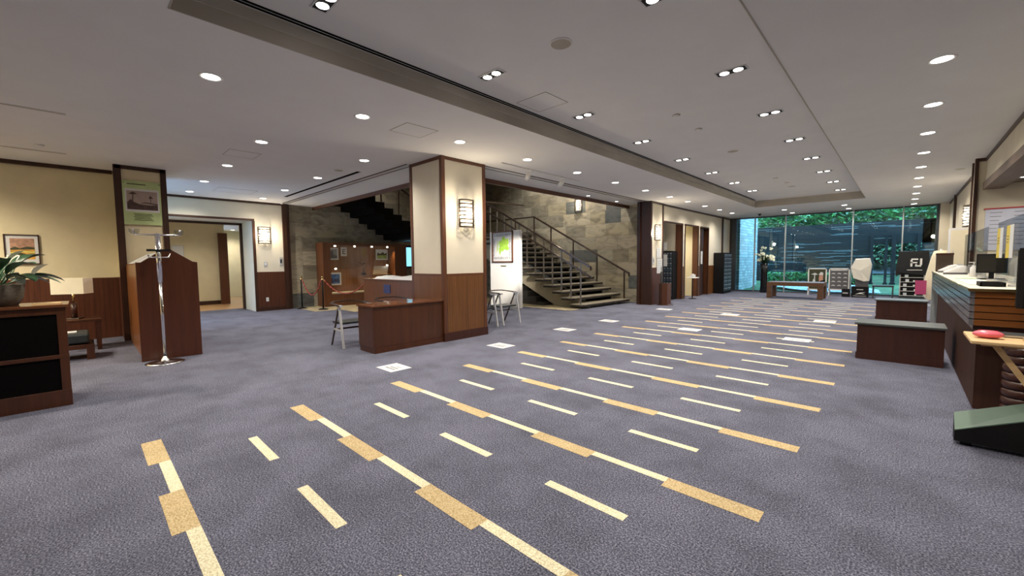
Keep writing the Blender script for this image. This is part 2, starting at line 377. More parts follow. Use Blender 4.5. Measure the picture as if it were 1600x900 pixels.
# ================================================================== STRUCTURE
# ---- floor: carpet, woven stripes, tile in the stair hall
mb = MB()
mb.box(-16.0, 5.5, -5.0, 21.35, -0.1, 0.0, 0)
X = [-4.442, -3.909, -3.335, -2.785, -2.196, -1.645, -1.082, -0.527]
Y0, D, WB, WC = 0.26, 1.1235, 0.127, 0.068
for k in range(16):
    y = Y0 + D*k
    for i in range(7):
        if i % 2 == 0: mb.quad((X[i],y,.002),(X[i+1],y,.002),(X[i+1],y+WB,.002),(X[i],y+WB,.002), 1)
        else: mb.quad((X[i],y+WB-WC,.002),(X[i+1],y+WB-WC,.002),(X[i+1],y+WB,.002),(X[i],y+WB,.002), 2)
    if k < 15:
        ym = y + D/2 + .065
        off = 1 if k % 2 == 0 else 1
        for i in (1, 3, 5): mb.quad((X[i],ym,.002),(X[i+1],ym,.002),(X[i+1],ym+.066,.002),(X[i],ym+.066,.002), 2)
struct('floor', mb, ['carpet', 'carpet_tan', 'carpet_cream'])
mb = MB(); mb.box(-14.6, -12.9, 4.85, 13.3, 0, .006); mb.box(-12.9, -7.05, 9.85, 13.3, 0, .006); mb.box(-12.9,-11.9,5.6,9.85,0,.006)
struct('floor_tiled', mb, 'tile')
mb = MB(); mb.box(-22, -16.0, 1.0, 8.0, -0.1, 0.0)
struct('floor_corridor', mb, 'floorwood')

# ---- ceiling with raised centre panel
RX0, RX1, RY0, RY1 = -4.05, -0.94, 0.55, 17.32
mb = MB()
T = 0.30
HX, HY = -7.02, 5.55     # edge of the open stair hall
mb.box(-16.0, RX0, -5.0, HY, ZC, ZC+T)
mb.box(HX, RX0, HY, 21.35, ZC, ZC+T)
mb.box(RX0, RX1, -5.0, RY0, ZC, ZC+T)
mb.box(RX0, RX1, RY1, 21.35, ZC, ZC+T)
mb.box(RX1, 1.25, -5.0, 21.35, ZC, ZC+T)
struct('ceiling', mb, 'ceiling')
mb = MB(); mb.box(RX0-.1, RX1+.1, RY0-.1, RY1+.1, ZR, ZR+.08)
struct('ceiling_raised', mb, 'ceiling')
mb = MB()
mb.box(RX0, RX0+.012, RY0, RY1, ZC-.004, 3.49, 0); mb.box(RX0, RX0+.022, RY0, RY1, 3.49, 3.497, 1); mb.box(RX0, RX0+.006, RY0, RY1, 3.497, ZR, 1)
mb.box(RX0, RX1, RY1-.012, RY1, ZC-.004, ZR, 0); mb.box(RX1-.012, RX1, RY0, RY1, ZC-.004, ZR, 0); mb.box(RX0, RX1, RY0, RY0+.012, ZC-.004, ZR, 0)
struct('trim_1', mb, ['fascia', 'fascia_light'])
mb = MB(); mb.box(RX0+.03, RX0+.055, RY0+.02, RY1-.3, ZR-.006, ZR); mb.box(RX0+.075, RX0+.10, RY0+.02, RY1-.3, ZR-.006, ZR)
struct('trim_2', mb, 'void')
mb = MB(); mb.box(-22, -15.6, 1.0, 8.0, 2.95, 3.1)
struct('ceiling_corridor', mb, 'ceiling')
mb = MB(); mb.box(1.3, 5.5, -5.0, 12.2, 2.85, 2.95); struct('ceiling_office', mb, 'soffit_wood')
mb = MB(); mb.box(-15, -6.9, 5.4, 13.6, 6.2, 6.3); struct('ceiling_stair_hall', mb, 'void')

def wall_x(name, x0, x1, y0, y1, z1=ZC, mats=('paper',), wains=None, z0=0.0):
    mb = MB(); mb.box(x0, x1, y0, y1, z0, z1); return struct(name, mb, list(mats))
# left lounge wall
wall_x('wall_left', -11.85, -11.66, -5.0, 1.35)
mb = MB(); mb.box(-11.66, -11.63, -5.0, .53, 0.0, 1.22); struct('trim_3', mb, 'wains_dark')
mb = MB(); mb.box(-11.66, -11.61, -5.0, .53, ZC-.07, ZC); struct('trim_4', mb, 'trim')
# left lounge pillar (front face X=-10.85)
mb = MB(); mb.box(-11.75, -10.86, .55, 1.25, 0, ZC, 0); struct('wall_pillar_left', mb, 'paper')
mb = MB()
mb.box(-10.88, -10.83, .51, .62, 0, ZC); mb.box(-10.88, -10.83, 1.19, 1.28, 0, ZC); mb.box(-10.88, -10.83, .53, 1.26, ZC-.07, ZC)
struct('trim_5', mb, 'trim')
mb = MB(); mb.box(-11.66,-10.85,.525,.548,0,1.22); mb.box(-10.86,-10.845,.62,1.19,0,1.22); struct('trim_6', mb, 'wains_dark')
# wall behind (X=-14.4) with the corridor opening Y 0.9..3.67
mb = MB()
mb.box(-15.6, -14.4, -1.0, 0.6, 0, ZC); mb.box(-15.6, -14.4, .6, 3.67, 2.79, ZC); mb.box(-15.6, -14.4, 3.67, 4.55, 0, ZC)
struct('wall_back', mb, 'paper_pale')
mb = MB(); mb.box(-14.4, -14.36, -1.0, 4.55, ZC-.06, ZC); mb.box(-14.42, -14.37, .6, 3.72, 2.78, 2.84); mb.box(-14.42, -14.37, 3.66, 3.73, 0, 2.78)
mb.box(-15.62, -15.55, 3.60, 3.67, 0, 2.79); mb.box(-15.62, -15.55, .6, 3.67, 2.72, 2.79); mb.box(-14.4,-14.37,3.73,4.55,0,.12)
struct('trim_7', mb, 'trim')
mb = MB(); mb.box(-14.4, -14.38, 3.73, 4.50, .12, 1.22); struct('trim_8', mb, 'wains_dark')
mb = MB(); mb.box(-14.45, -14.34, 4.5, 4.62, 0, ZC); mb.box(-14.62, -14.4, 4.62, 4.72, 0, ZC); struct('trim_9', mb, 'trim')
# corridor walls
mb = MB(); mb.box(-18.6, -18.4, 1.0, 3.75, 0, 2.95); mb.box(-22, -21.8, 3.0, 8.0, 0, 2.95); mb.box(-22,-15.6,1.0,1.15,0,2.95); mb.box(-22,-15.6,7.9,8.0,0,2.95)
struct('wall_corridor', mb, 'paper')
mb = MB(); mb.box(-18.4,-18.37,1.15,3.75,0,.14); struct('baseboard_corridor', mb, 'trim')
mb = MB(); mb.box(-17.6, -16.4, 4.05, 4.15, 0, 2.95); mb.box(-15.75,-15.6,3.7,8,0,2.95); struct('wall_corridor_side', mb, 'paper_pale')
# corridor door leaf, ajar
mb = MB(); mb.box(-18.30, -18.20, 3.52, 3.80, 0, 2.62); struct('door_1', mb, 'trim_red')
# stair hall stone walls
mb = MB(); mb.box(-14.8, -14.6, 4.6, 13.5, 0, 6.2); mb.box(-14.6, -6.12, 13.3, 13.5, 0, 6.2)
struct('wall_stone', mb, 'stone_wall')
# header around the open hall
mb = MB(); mb.box(HX-.02, HX+.03, HY, 13.3, ZC-.10, ZC+.02); mb.box(-14.6, HX+.03, HY-.03, HY+.02, ZC-.10, ZC+.02)
struct('trim_10', mb, 'trim_red')
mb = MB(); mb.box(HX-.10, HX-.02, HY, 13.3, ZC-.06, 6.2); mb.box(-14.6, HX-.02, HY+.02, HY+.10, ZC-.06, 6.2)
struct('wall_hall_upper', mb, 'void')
# shutter guide rails in the ceiling
def guide(name, a, b, horiz):
    mb = MB()
    if horiz: # along x at y
        y = 4.55; mb.box(a, b, y-.09, y-.07, ZC-.012, ZC, 0); mb.box(a, b, y-.07, y+.05, ZC-.006, ZC, 1); mb.box(a, b, y+.05, y+.07, ZC-.012, ZC, 0)
    else:
        x = -6.17; mb.box(x-.10, x-.08, a, b, ZC-.012, ZC, 0); mb.box(x-.08, x+.06, a, b, ZC-.006, ZC, 1); mb.box(x+.06, x+.08, a, b, ZC-.012, ZC, 0)
    struct(name, mb, ['trim', 'silver'])
guide('trim_11', -14.3, -7.06, True); guide('trim_12', 5.58, 12.75, False)
# big column
mb = MB(); mb.box(-7.06, -6.05, 4.55, 5.58, 0, ZC); struct('wall_column', mb, 'paper_pale')
mb = MB()
for (x, y) in ((-6.07, 4.57), (-6.07, 5.56), (-7.04, 4.57), (-7.04, 5.56)):
    mb.box(x-.036, x+.036, y-.036, y+.036, 0, ZC)
mb.box(-7.07, -6.04, 4.54, 5.59, ZC-.06, ZC-.001); mb.box(-7.065, -6.035, 4.535, 5.595, 1.20, 1.245)
struct('trim_13', mb, 'trim_red')
mb = MB(); mb.box(-7.0, -6.035, 4.535, 4.56, .14, 1.2); mb.box(-6.06, -6.035, 4.62, 5.51, .14, 1.2); mb.box(-7.0,-6.06,5.57,5.595,.14,1.2)
struct('trim_14', mb, 'wains')
mb = MB(); mb.box(-7.05, -6.02, 4.525, 5.605, 0, .16); struct('baseboard_column', mb, 'wood_dark')
# far-left pillar with sconce, then wall with three openings
mb = MB(); mb.box(-6.4, -5.95, 12.8, 13.68, 0, ZC); struct('wall_pillar', mb, 'paper_pale')
mb = MB(); mb.box(-6.4, -6.30, 12.72, 12.80, 0, ZC); mb.box(-6.30, -6.0, 12.78, 12.80, 0, ZC); mb.box(-6.0, -5.93, 12.77, 12.85, 0, ZC); mb.box(-5.95, -5.925, 13.62, 13.70, 0, ZC); mb.box(-5.95,-5.925,12.8,13.7,ZC-.06,ZC)
struct('trim_15', mb, 'trim')
mb = MB(); mb.box(-5.95, -5.93, 12.86, 13.62, 0, 1.22); struct('trim_16', mb, 'wains_dark')
mb = MB()
XW = -5.98
ops = [(13.72, 15.45), (15.72, 17.1), (17.33, 18.25)]
ys = [13.68] + [v for o in ops for v in o] + [21.35]
for i in range(0, len(ys), 2): mb.box(XW-.12, XW, ys[i], ys[i+1], 0, ZC)
for a, b in ops: mb.box(XW-.12, XW, a, b, 2.79, ZC)
struct('wall_far_left', mb, 'paper_pale')
mb = MB()
for a, b in ops: mb.box(XW-.02, XW+.02, a-.02, b+.02, 2.75, 2.81); mb.box(XW-.02, XW+.02, b-.02, b+.05, 0, 2.8); mb.box(XW-.02, XW+.02, a-.05, a+.02, 0, 2.8)
mb.box(XW, XW+.02, 13.7, 21.3, ZC-.06, ZC)
mb.box(XW-.01, XW+.05, 20.0, 20.12, 0, ZC); mb.box(XW-.01, XW+.05, 21.2, 21.35, 0, ZC)
struct('trim_17', mb, 'trim')
mb = MB()
for a, b in ((15.5, 15.67), (17.15, 17.28), (18.3, 20.0), (20.12, 21.2)): mb.box(XW, XW+.015, a, b, 0, 1.22)
struct('trim_18', mb, 'wains')
# deep reveals (brown jambs) of the three openings
mb = MB()
for (a, b), dx in zip(ops, (.24, .22, .16)):
    mb.box(XW-dx, XW-.02, b-.01, b+.03, 0, 2.8); mb.box(XW-dx, XW-.02, a-.03, a+.01, 0, 2.8)
struct('trim_19', mb, 'trim_red')
# rooms behind the openings
mb = MB(); mb.box(-8.3, -8.2, 13.5, 15.6, 0, 2.95, 0); mb.box(-8.3, -6.1, 13.5, 13.6, 0, 2.95, 0); mb.box(-8.3, -6.22, 15.53, 15.6, 0, 2.95, 0)
mb.box(-8.3, -6.22, 15.62, 15.69, 0, 2.95, 1); mb.box(-7.6, -7.5, 15.6, 17.2, 0, 2.95, 1); mb.box(-8.3, -6.2, 17.13, 17.18, 0, 2.95, 1)
mb.box(-8.3, -6.1, 17.2, 17.28, 0, 2.95, 2); mb.box(-7.2,-7.1,17.2,18.6,0,2.95,2); mb.box(-8.3, -6.1, 18.3, 18.4, 0, 2.95, 2)
struct('wall_side_rooms', mb, ['paper_pale', 'paper', 'trim'])
mb = MB(); mb.box(-8.3, -6.1, 13.5, 18.6, 2.9, 3.0); struct('ceiling_side_rooms', mb, 'ceiling')
# window wall
YW = 21.3
mb = MB()
mb.box(-5.93, -5.72, YW-.06, YW+.06, 0, ZC, 1)
for x in (-4.94, -3.76, -1.5, -.06): mb.box(x-.02, x+.02, YW-.12, YW-.005, 0, ZC, 0)
mb.box(.80, .88, YW-.06, YW+.06, 0, ZC, 1); mb.box(-5.9, .88, YW-.05, YW+.05, ZC-.05, ZC, 1); mb.box(-5.9, .88, YW-.05, YW+.05, 0, .05, 1)
struct('window_1', mb, ['alu', 'dark_grey'])
mb = MB(); mb.box(-5.72, .8, YW-.004, YW+.004, .05, ZC-.05); struct('window_glass_1', mb, 'window_glass')
# right side: wall beyond, pillar, office header
mb = MB(); mb.box(1.12, 1.3, 12.78, 21.35, 0, ZC); mb.box(.88, 1.12, 21.0, 21.35, 0, ZC); struct('wall_right', mb, 'paper_beige')
mb = MB(); mb.box(.98, 1.3, 12.2, 12.78, 0, ZC); struct('wall_right_pillar', mb, 'paper_beige')
mb = MB(); mb.box(.95, 1.0, 12.15, 12.26, 0, ZC); mb.box(.955, .985, 12.70, 12.80, 0, ZC); mb.box(.95,1.12,12.17,12.2,ZC-.06,ZC)
mb.box(1.09,1.12,12.8,21.0,ZC-.06,ZC); mb.box(1.06, 1.12, 18.6, 18.72, 0, ZC); struct('trim_20', mb, 'trim')
mb = MB(); mb.box(1.1, 1.3, -5, 12.2, 2.88, ZC, 0); struct('wall_office_header', mb, 'paper_beige')
mb = MB(); mb.box(1.07, 1.33, -5, 12.2, 2.76, 2.90, 0); mb.box(1.08, 1.1, -5, 12.2, ZC-.06, ZC, 1); struct('trim_21', mb, ['soffit_wood', 'trim'])
mb = MB(); mb.box(1.3, 5.5, 12.2, 12.35, 0, 2.95); mb.box(5.4, 5.5, -5.0, 12.3, 0, 2.95); struct('wall_office', mb, 'paper_beige')
mb = MB(); mb.box(-11.85, 5.5, -5.15, -5.0, 0, ZC); struct('wall_rear', mb, 'paper')

# ---- outside
mb = MB(); mb.box(-14, 10, 21.4, 60, -.14, -.04, 0)
n = 24
random.seed(3)
pts = [[None]*(n+1) for _ in range(n+1)]
for i in range(n+1):
    for j in range(n+1):
        x = -12 + 20*i/n; y = 21.5 + 16*j/n
        pts[i][j] = (x, y, -.03 + .10*(y-21.5)*.45 + random.uniform(-.03,.03) + .05*math.sin(x*1.7))
for i in range(n):
    for j in range(n):
        mb.add([pts[i][j], pts[i+1][j], pts[i+1][j+1], pts[i][j+1]], [(0,1,2,3)], 0, True)
o = struct('garden_ground', mb, 'moss')
def gz(y): return -.03 + .045*(y-21.5)
mb = MB()
def strip(mb, pts, lift, mi):
    vs = [(x, y, gz(y)+lift) for x, y in pts]; mb.add(vs, [list(range(len(vs)))], mi)
strip(mb, [(-4.7,23.6),(-4.2,24.6),(-3.2,23.6),(-1.6,22.3),(-1.4,21.6),(-2.6,21.55),(-3.6,22.2)], .10, 0)
strip(mb, [(-1.2,21.6),(-.6,21.6),(-.7,22.8),(-1.6,24.6),(-2.3,24.8),(-1.5,23)], .11, 0)
struct('gravel_path', mb, 'gravel')
mb = MB()
for k in range(160):
    t = random.random(); x = -4.0 + 2.6*t + random.uniform(-.3,.5); y = 25.2 - 2.9*t + random.uniform(-.2,.8)
    mb.ball((x, y, gz(y)+.07), random.uniform(.06,.16), 7, 5, 0, (1, 1, .6))
o = mb.build('rock_bed', 'rock'); tag(o, 'dark bed of loose rocks beside the pale garden path', 'rocks', kind='stuff')
mb = MB(); mb.box(-5.85, -5.6, 21.42, 24.6, -.1, 5.0); o = struct('wall_outside_brick', mb, 'white_brick')
mb = MB(); mb.box(-5.55, -1.2, 27.0, 27.5, 0, 3.25); mb.box(-1.2, 1.05, 27.0, 27.5, 2.15, 3.25); mb.box(.6,3.5,27.0,27.5,0,3.25); mb.box(-9,-5.55,27.0,27.5,0,3.25)
o = mb.build('garden_wall', 'slate'); tag(o, 'dark stacked slate wall with pale streaks of painted light across the garden', 'wall')
for i, (x, w) in enumerate(((-1.15,.12),(-.62,.10),(-.36,.16),(.5,.12))):
    mb = MB(); mb.box(x-w/2, x+w/2, 26.86, 26.99, .2, 2.6); mb.box(x-w/2-.03, x+w/2+.03, 26.84, 26.99, .15, .26)
    o = mb.build('gate_post', 'black'); tag(o, ['slim dark post at the slate wall end of the garden gateway','thin dark post, second in the garden gateway','thick dark post in the middle of the garden gateway','dark post at the far side of the garden gateway'][i], 'post', 'posts of the garden gateway')
mb = MB(); mb.prism([(33,.62),(36,.95),(36,.85),(33,.52)], 'x', -3.0, 3.0, 0); struct('road', mb, 'asphalt')
mb = MB(); mb.prism([(44,0),(50,0),(50,6.5),(44,1.2)], 'x', -20, 12, 0); struct('grass_bank', mb, 'moss')
# leafy hedge above the wall
def foliage(name, n, xr, yr, zf, size, label, cat, mats=('hedge','leaf_pale')):
    mb = MB()
    for k in range(n):
        x = random.uniform(*xr); y = random.uniform(*yr); z = zf(x, y)
        a = random.uniform(0, 2*PI); t = random.uniform(-.9, .9); s = random.uniform(.6, 1.3)*size
        u = Vector((math.cos(a), math.sin(a), t)).normalized()*s; v = Vector((-math.sin(a), math.cos(a), random.uniform(-.6,.6))).normalized()*s*.4
        c = Vector((x, y, z)); mb.add([c-u, c-v, c+u, c+v], [(0,1,2,3)], 0 if random.random() < .8 else 1)
    o = mb.build(name, list(mats)); tag(o, label, cat, kind='stuff'); return o
foliage('hedge', 9000, (-6.4, 3.6), (27.75, 29.6), lambda x, y: 3.0+random.random()**.8*(1.3+.35*math.sin(x*2.1)+.25*math.sin(x*5)), .16, 'bright green leafy hedge growing above the slate garden wall', 'hedge')
foliage('trees', 7000, (-4, 5), (33, 37), lambda x, y: random.random()*5.5+.2, .25, 'dark green trees seen through the garden gateway', 'trees', mats=('tree_leaf','tree_leaf'))
foliage('shrubs', 3000, (-5.5, -1.4), (26.1, 26.8), lambda x, y: gz(y)+random.random()*.55, .09, 'low green shrubs at the foot of the slate garden wall', 'shrubs')

# ================================================================== LIGHTS
def add_light(name, parent, kind, power, loc, color=WARM, size=.05, spot=110, blend=.6, rot=None):
    l = bpy.data.lights.new(name, kind); l.energy = power; l.color = color
    if kind == 'SPOT': l.spot_size = math.radians(spot); l.spot_blend = blend; l.shadow_soft_size = size
    elif kind == 'POINT': l.shadow_soft_size = size
    o = bpy.data.objects.new(name, l); COL.objects.link(o); o.parent = parent; o.location = loc
    if rot: o.rotation_euler = rot
    return o

dl = thing('downlight', 'x', 'ceiling light', (0.2, 5.87, ZC), group='round downlights along the desk side')
MB().lathe((0,0,0), [(.075,.02),(.079,0.0),(.095,-.006),(.108,-.004),(.11,0)], 28).build('trim_ring', 'white', dl)
MB().lathe((0,0,0), [(0,-.002),(.05,-.0025),(.078,-.001)], 28).build('lens', 'lens', dl)
add_light('lamp_bulb', dl, 'SPOT', DOWN_W, (0,0,-.03), size=.06, spot=150, blend=.9)
dl['label'] = 'round ceiling downlight nearest the camera above the desk aisle'
for k in range(1, 10):
    dup(dl, (.2, 5.87+1.63*k, ZC), label=f'round downlight, {ORD[k]} from the camera in the row above the desk aisle')
gl = 'round downlights along the column side'
for k in range(12):
    dup(dl, (-5.2, 1.02+1.63*k if k < 8 else 1.02+1.605*k, ZC), label=f'round downlight, {ORD[k]} from the camera in the row passing the big column', group=gl)
fl_ = [((-3.43,19.02), 'far-end downlight before the window, row closer to the hall, above the bench'), ((-3.41,20.47), 'far-end downlight tight against the window glass above the wooden bench'),
       ((-1.61,19.03), 'far-end downlight closer to the hall, above the white easel boards'), ((-1.60,20.5), 'far-end downlight tight against the window glass above the easel boards')]
for (x, y), lb in fl_: dup(dl, (x, y, ZC), label=lb, group='downlights by the garden window')
for j, y in enumerate((2.06, 3.76)):
    for i, x in enumerate((-7.37, -9.55, -11.7, -13.55)):
        dup(dl, (x, y, ZC), label=f'round downlight in the lounge ceiling, {ORD[i]} from the column, {"row nearer the camera" if j == 0 else "row nearer the stair hall"}', group='downlights of the lounge ceiling')
c = dup(dl, (-16.6, 2.6, 2.95), label='downlight in the corridor ceiling beyond the wall opening', group='corridor lights')
c = dup(dl, (-21.0, 4.6, 2.95), label='hidden-end corridor downlight near the ajar door', group='corridor lights')
c = dup(dl, (1.52, 11.5, 2.85), label='downlight under the soffit above the office counter', group='office lights')
for ch in c.children:
    if ch.type == 'LIGHT': ch.data = ch.data.copy(); ch.data.energy = 30
c = dup(dl, (2.6, 7.0, 2.85), label='office ceiling downlight further inside behind the screens', group='office lights')
c = dup(dl, (-6.85, 16.3, 2.90), label='downlight in the small yellow room beyond the middle opening', group='side room lights')
for k, y in enumerate((10.4, 12.05)):
    c = dup(dl, (-6.78, y, ZC), label=['small downlight between shutter rail and stair header','small downlight at the pillar end of the stair header'][k], group='small downlights over the stair'); c.scale = (.6,.6,1)
    for ch in c.children:
        if ch.type == 'LIGHT': ch.data = ch.data.copy(); ch.data.energy = 22; ch.data.spot_size = math.radians(110)

for k, (x, y, lb) in enumerate(((.2,4.24,'added unseen downlight above the counter end behind the view'),(.2,2.61,'added unseen downlight over the aisle beside the camera'),(.2,.98,'added unseen downlight over the spot where the camera stands'),(-2.5,-1.2,'added unseen downlight in the rear ceiling behind the camera'),
    (-5.2,-.62,'added unseen downlight of the column row over the shelf cabinet'),(-6.6,-2.3,'added unseen lounge downlight above the shelf cabinet back'),(-8.4,-2.3,'added unseen lounge downlight above the seating'),(-10.2,-1.9,'added unseen lounge downlight washing the cream wall'),(-10.5,-3.4,'added unseen lounge downlight in the corner of the cream wall'))):
    dup(dl, (x, y, ZC), label=lb, group='added unseen rear downlights')  # out of view, added to brighten the walls and ceiling
    if k >= 5:
        c = [o for o in COL.objects if o.get('label') == lb][0]
        for ch in c.children:
            if ch.type == 'LIGHT': ch.data = ch.data.copy(); ch.data.energy = 420; ch.data.color = (1, .86, .66)
for k, (x, y, lb) in enumerate(((-8.2,12.2,'added unseen lamp high above the first treads'),(-10.6,12.0,'added unseen lamp high above the landing flight'),(-13.4,6.2,'added unseen lamp high above the showcase'),(-9.6,8.2,'added unseen lamp high above the white map panel'))):
    c = dup(dl, (x, y, 6.2), label=lb, group='added unseen stair hall lamps')  # unseen lamps added to brighten the stone walls
    for ch in c.children:
        if ch.type == 'LIGHT': ch.data = ch.data.copy(); ch.data.energy = (620,420,380,220)[k]; ch.data.spot_size = math.radians(125)
tw = thing('twin_downlight', 'x', 'ceiling light', (-1.5, 3.36, ZR), group='twin downlights of the raised ceiling')
mb = MB(); mb.box(-.165,.165,-.07,.07,-.008,.0,0); mb.box(-.15,.15,-.055,.055,-.010,-.008,1); mb.build('housing', ['silver','black'], tw)
for sx in (-.072, .072):
    MB().lathe((sx,0,-.011), [(0,-.003),(.035,-.003),(.050,0)], 20).build('lens', 'lens', tw)
    add_light('lamp_bulb', tw, 'SPOT', TWIN_W, (sx,0,-.05), size=.04, spot=130, blend=.9)
tw['label'] = 'twin square downlight nearest the camera, desk side of the raised ceiling'
for k in range(0, 8):
    if k: dup(tw, (-1.5, 3.36+1.87*k, ZR), label=f'twin square downlight, {ORD[k]} after the nearest, desk side of the raised ceiling')
    dup(tw, (-3.5, 1.50+1.87*k, ZR), label=f'twin square downlight, {ORD[k]} from the camera, column side of the raised ceiling')

def sconce(loc, rz, label, power=38, h=.5, w=.34, name='wall_sconce'):
    """slatted wall light; local +x is away from the wall"""
    t = thing(name, label, 'wall light', loc, rz, 'slatted wall lights')
    mb = MB(); mb.box(0,.012,-w*.42,w*.42,-h*.46,h*.46); mb.build('back_plate', 'opal', t)
    mb = MB(); mb.tube((.05,0,-h*.42),(.05,0,h*.42),.045,n=14); mb.build('glowing_tube', 'tube', t)
    mb = MB()
    for k in range(8):
        z = -h/2 + h*k/7
        n = 10; arc = [(.012+.105*math.sin(PI*i/n), -w/2*math.cos(PI*i/n)) for i in range(n+1)]
        out = arc; inn = [(x*.88, y*.93) for x, y in arc]
        for a, b, c_, d in zip(out[:-1], out[1:], inn[1:], inn[:-1]): mb.prism([a,b,c_,d], 'z', z-.012, z+.012)
    for sy in (-1, 1): mb.box(0,.02,sy*w/2-.01,sy*w/2+.01,-h/2-.008,h/2+.008)
    mb.build('slat_frame', 'bronze', t)
    add_light('lamp_bulb', t, 'POINT', power, (.15,0,0), color=(1,.82,.58), size=.08)
    return t
sconce((-6.035, 5.09, 2.37), 0, 'glowing slatted sconce on the cream face of the big column')
sconce((-14.4, 3.98, 2.35), 0, 'glowing slatted sconce on the back wall beside the corridor opening')
sconce((-5.93, 13.2, 2.37), 0, 'glowing slatted sconce on the narrow pillar past the staircase')
sconce((1.12, 14.9, 2.45), PI, 'glowing slatted sconce on the wall beyond the reception counter', 14)
sconce((-9.11, 13.3, 3.62), -PI/2, 'slatted sconce on the stone wall above the staircase handrail', 12, .5, .3)

# ================================================================== CEILING DETAILS
def hatch(x0, x1, y0, y1, z, label):
    mb = MB(); w = .008
    mb.box(x0,x1,y0,y0+w,z-.004,z); mb.box(x0,x1,y1-w,y1,z-.004,z); mb.box(x0,x0+w,y0,y1,z-.004,z); mb.box(x1-w,x1,y0,y1,z-.004,z)
    t = thing('access_hatch', label, 'ceiling hatch', (0,0,0), group='ceiling access hatches')
    mb.build('hatch_frame', 'fascia', t); MB().box(x0+w,x1-w,y0+w,y1-w,z-.002,z).build('hatch_panel', 'ceiling', t)
hatch(-5.45,-4.98,3.18,3.7,ZC,'square ceiling hatch between the raised ceiling and the big column')
hatch(-3.87,-3.36,4.18,4.66,ZR,'square hatch in the raised ceiling near its column side')
hatch(-8.65,-8.15,1.8,2.27,ZC,'square hatch in the lounge ceiling nearest the column')
hatch(-13.0,-12.3,2.45,3.3,ZC,'large hatch in the lounge ceiling near the back wall')
def speaker(x, y, z, r, label):
    t = thing('ceiling_speaker', label, 'speaker', (x,y,z), group='ceiling speakers')
    MB().lathe((0,0,0), [(r,0),(r,-.006),(r*.9,-.010),(r*.87,-.006)], 24).build('rim', 'white', t)
    MB().lathe((0,0,-.006), [(0,0),(r*.88,0)], 24).build('grille', 'fascia', t)
speaker(-2.53,3.39,ZR,.115,'large round grey speaker in the raised ceiling nearest the camera')
speaker(-2.53,9.03,ZR,.115,'round grey speaker halfway along the raised ceiling')
speaker(-2.47,14.6,ZR,.115,'round grey speaker at the far end of the raised ceiling')
speaker(-8.48,3.76,ZC,.10,'round grey speaker between two lounge downlights')
speaker(.82,13.29,ZC,.09,'small round disc on the ceiling beside the counter pillar')
def detector(x, y, z, label):
    t = thing('smoke_detector', label, 'detector', (x,y,z), group='ceiling detectors')
    MB().lathe((0,0,0), [(.055,0),(.055,-.012),(.035,-.03),(0,-.034)], 18).build('body', 'white', t)
    MB().lathe((0,0,-.013), [(.056,0),(.056,-.004),(.05,-.005)], 18).build('vent_ring', 'fascia', t)
detector(-2.51,6.19,ZR,'small white detector nearest the camera on the raised ceiling')
detector(-2.51,7.1,ZR,'small white detector, second along the raised ceiling')
detector(-2.53,12.8,ZR,'small white detector, third along the raised ceiling')
detector(-2.44,13.78,ZR,'small white detector, farthest along the raised ceiling')
detector(-14.2,4.45,ZC,'white detector in the lounge ceiling corner by the stone wall')
detector(-9.9,-.35,ZC,'small detector on the ceiling above the lounge armchair')
t = thing('dome_camera', 'small black dome camera on the ceiling before the garden window', 'camera', (-4.45,19.8,ZC))
MB().lathe((0,0,0), [(.07,0),(.07,-.03),(.06,-.035)], 20).build('mount', 'dark_grey', t); MB().ball((0,0,-.035),.055,14,8,0).build('dome', 'black_gloss', t)
for k, (x0, x1, y0, y1, lb) in enumerate([(-7.76,-7.70,-1.4,-.03,'long narrow air slot in the lounge ceiling nearest the camera'), (-10.45,-10.38,-1.6,-.07,'long narrow air slot in the lounge ceiling by the cream wall'), (-12.8,-8.3,4.08,4.16,'long dark air slot in the ceiling beside the shutter rail')]):
    t = thing('air_slot', lb, 'vent', (0,0,0), group='ceiling air slots')
    MB().box(x0,x1,y0,y1,ZC-.004,ZC).build('slot', 'void' if k==2 else 'fascia', t); mb = MB()
    mb.box(x0-.008,x0,y0,y1,ZC-.006,ZC); mb.box(x1,x1+.008,y0,y1,ZC-.006,ZC); mb.build('slot_frame', 'ceiling', t)
# track spots
t = thing('lighting_track', 'slim white lighting track on the ceiling beside the stair hall', 'lighting track', (0,0,0))
MB().box(-5.69,-5.66,5.7,8.3,ZC-.025,ZC).build('track_body', 'white', t); MB().box(-5.71,-5.64,6.4,6.75,ZC-.03,ZC-.002).build('feed_box', 'white', t)
for k, (y, lb) in enumerate(((6.55,'white cylindrical track spotlight nearest the big column'),(7.7,'white cylindrical track spotlight second from the big column'))):
    t = thing('track_spotlight', lb, 'spotlight', (-5.75,y,ZC-.03), group='track spotlights')
    MB().box(-.03,.12,-.02,.02,-.015,.005).build('adapter', 'white', t)
    d = Vector((-9.3,9.4,1.3))-Vector((-5.75,y,ZC-.03)); d.normalize()
    MB().tube(Vector((0,0,-.10))-d*.07, Vector((0,0,-.10))+d*.09, .05, .055, 18).build('lamp_body', 'white', t)
    MB().tube((0,0,-.01),(0,0,-.10),.012).build('stem', 'white', t)
    MB().tube(Vector((0,0,-.10))+d*.0905, Vector((0,0,-.10))+d*.092, .045, .045, 18).build('lens', 'lens_small', t)
    add_light('lamp_bulb', t, 'SPOT', 1150, Vector((0,0,-.10))+d*.10, size=.03, spot=26, blend=.7, rot=d.to_track_quat('-Z','Y').to_euler())

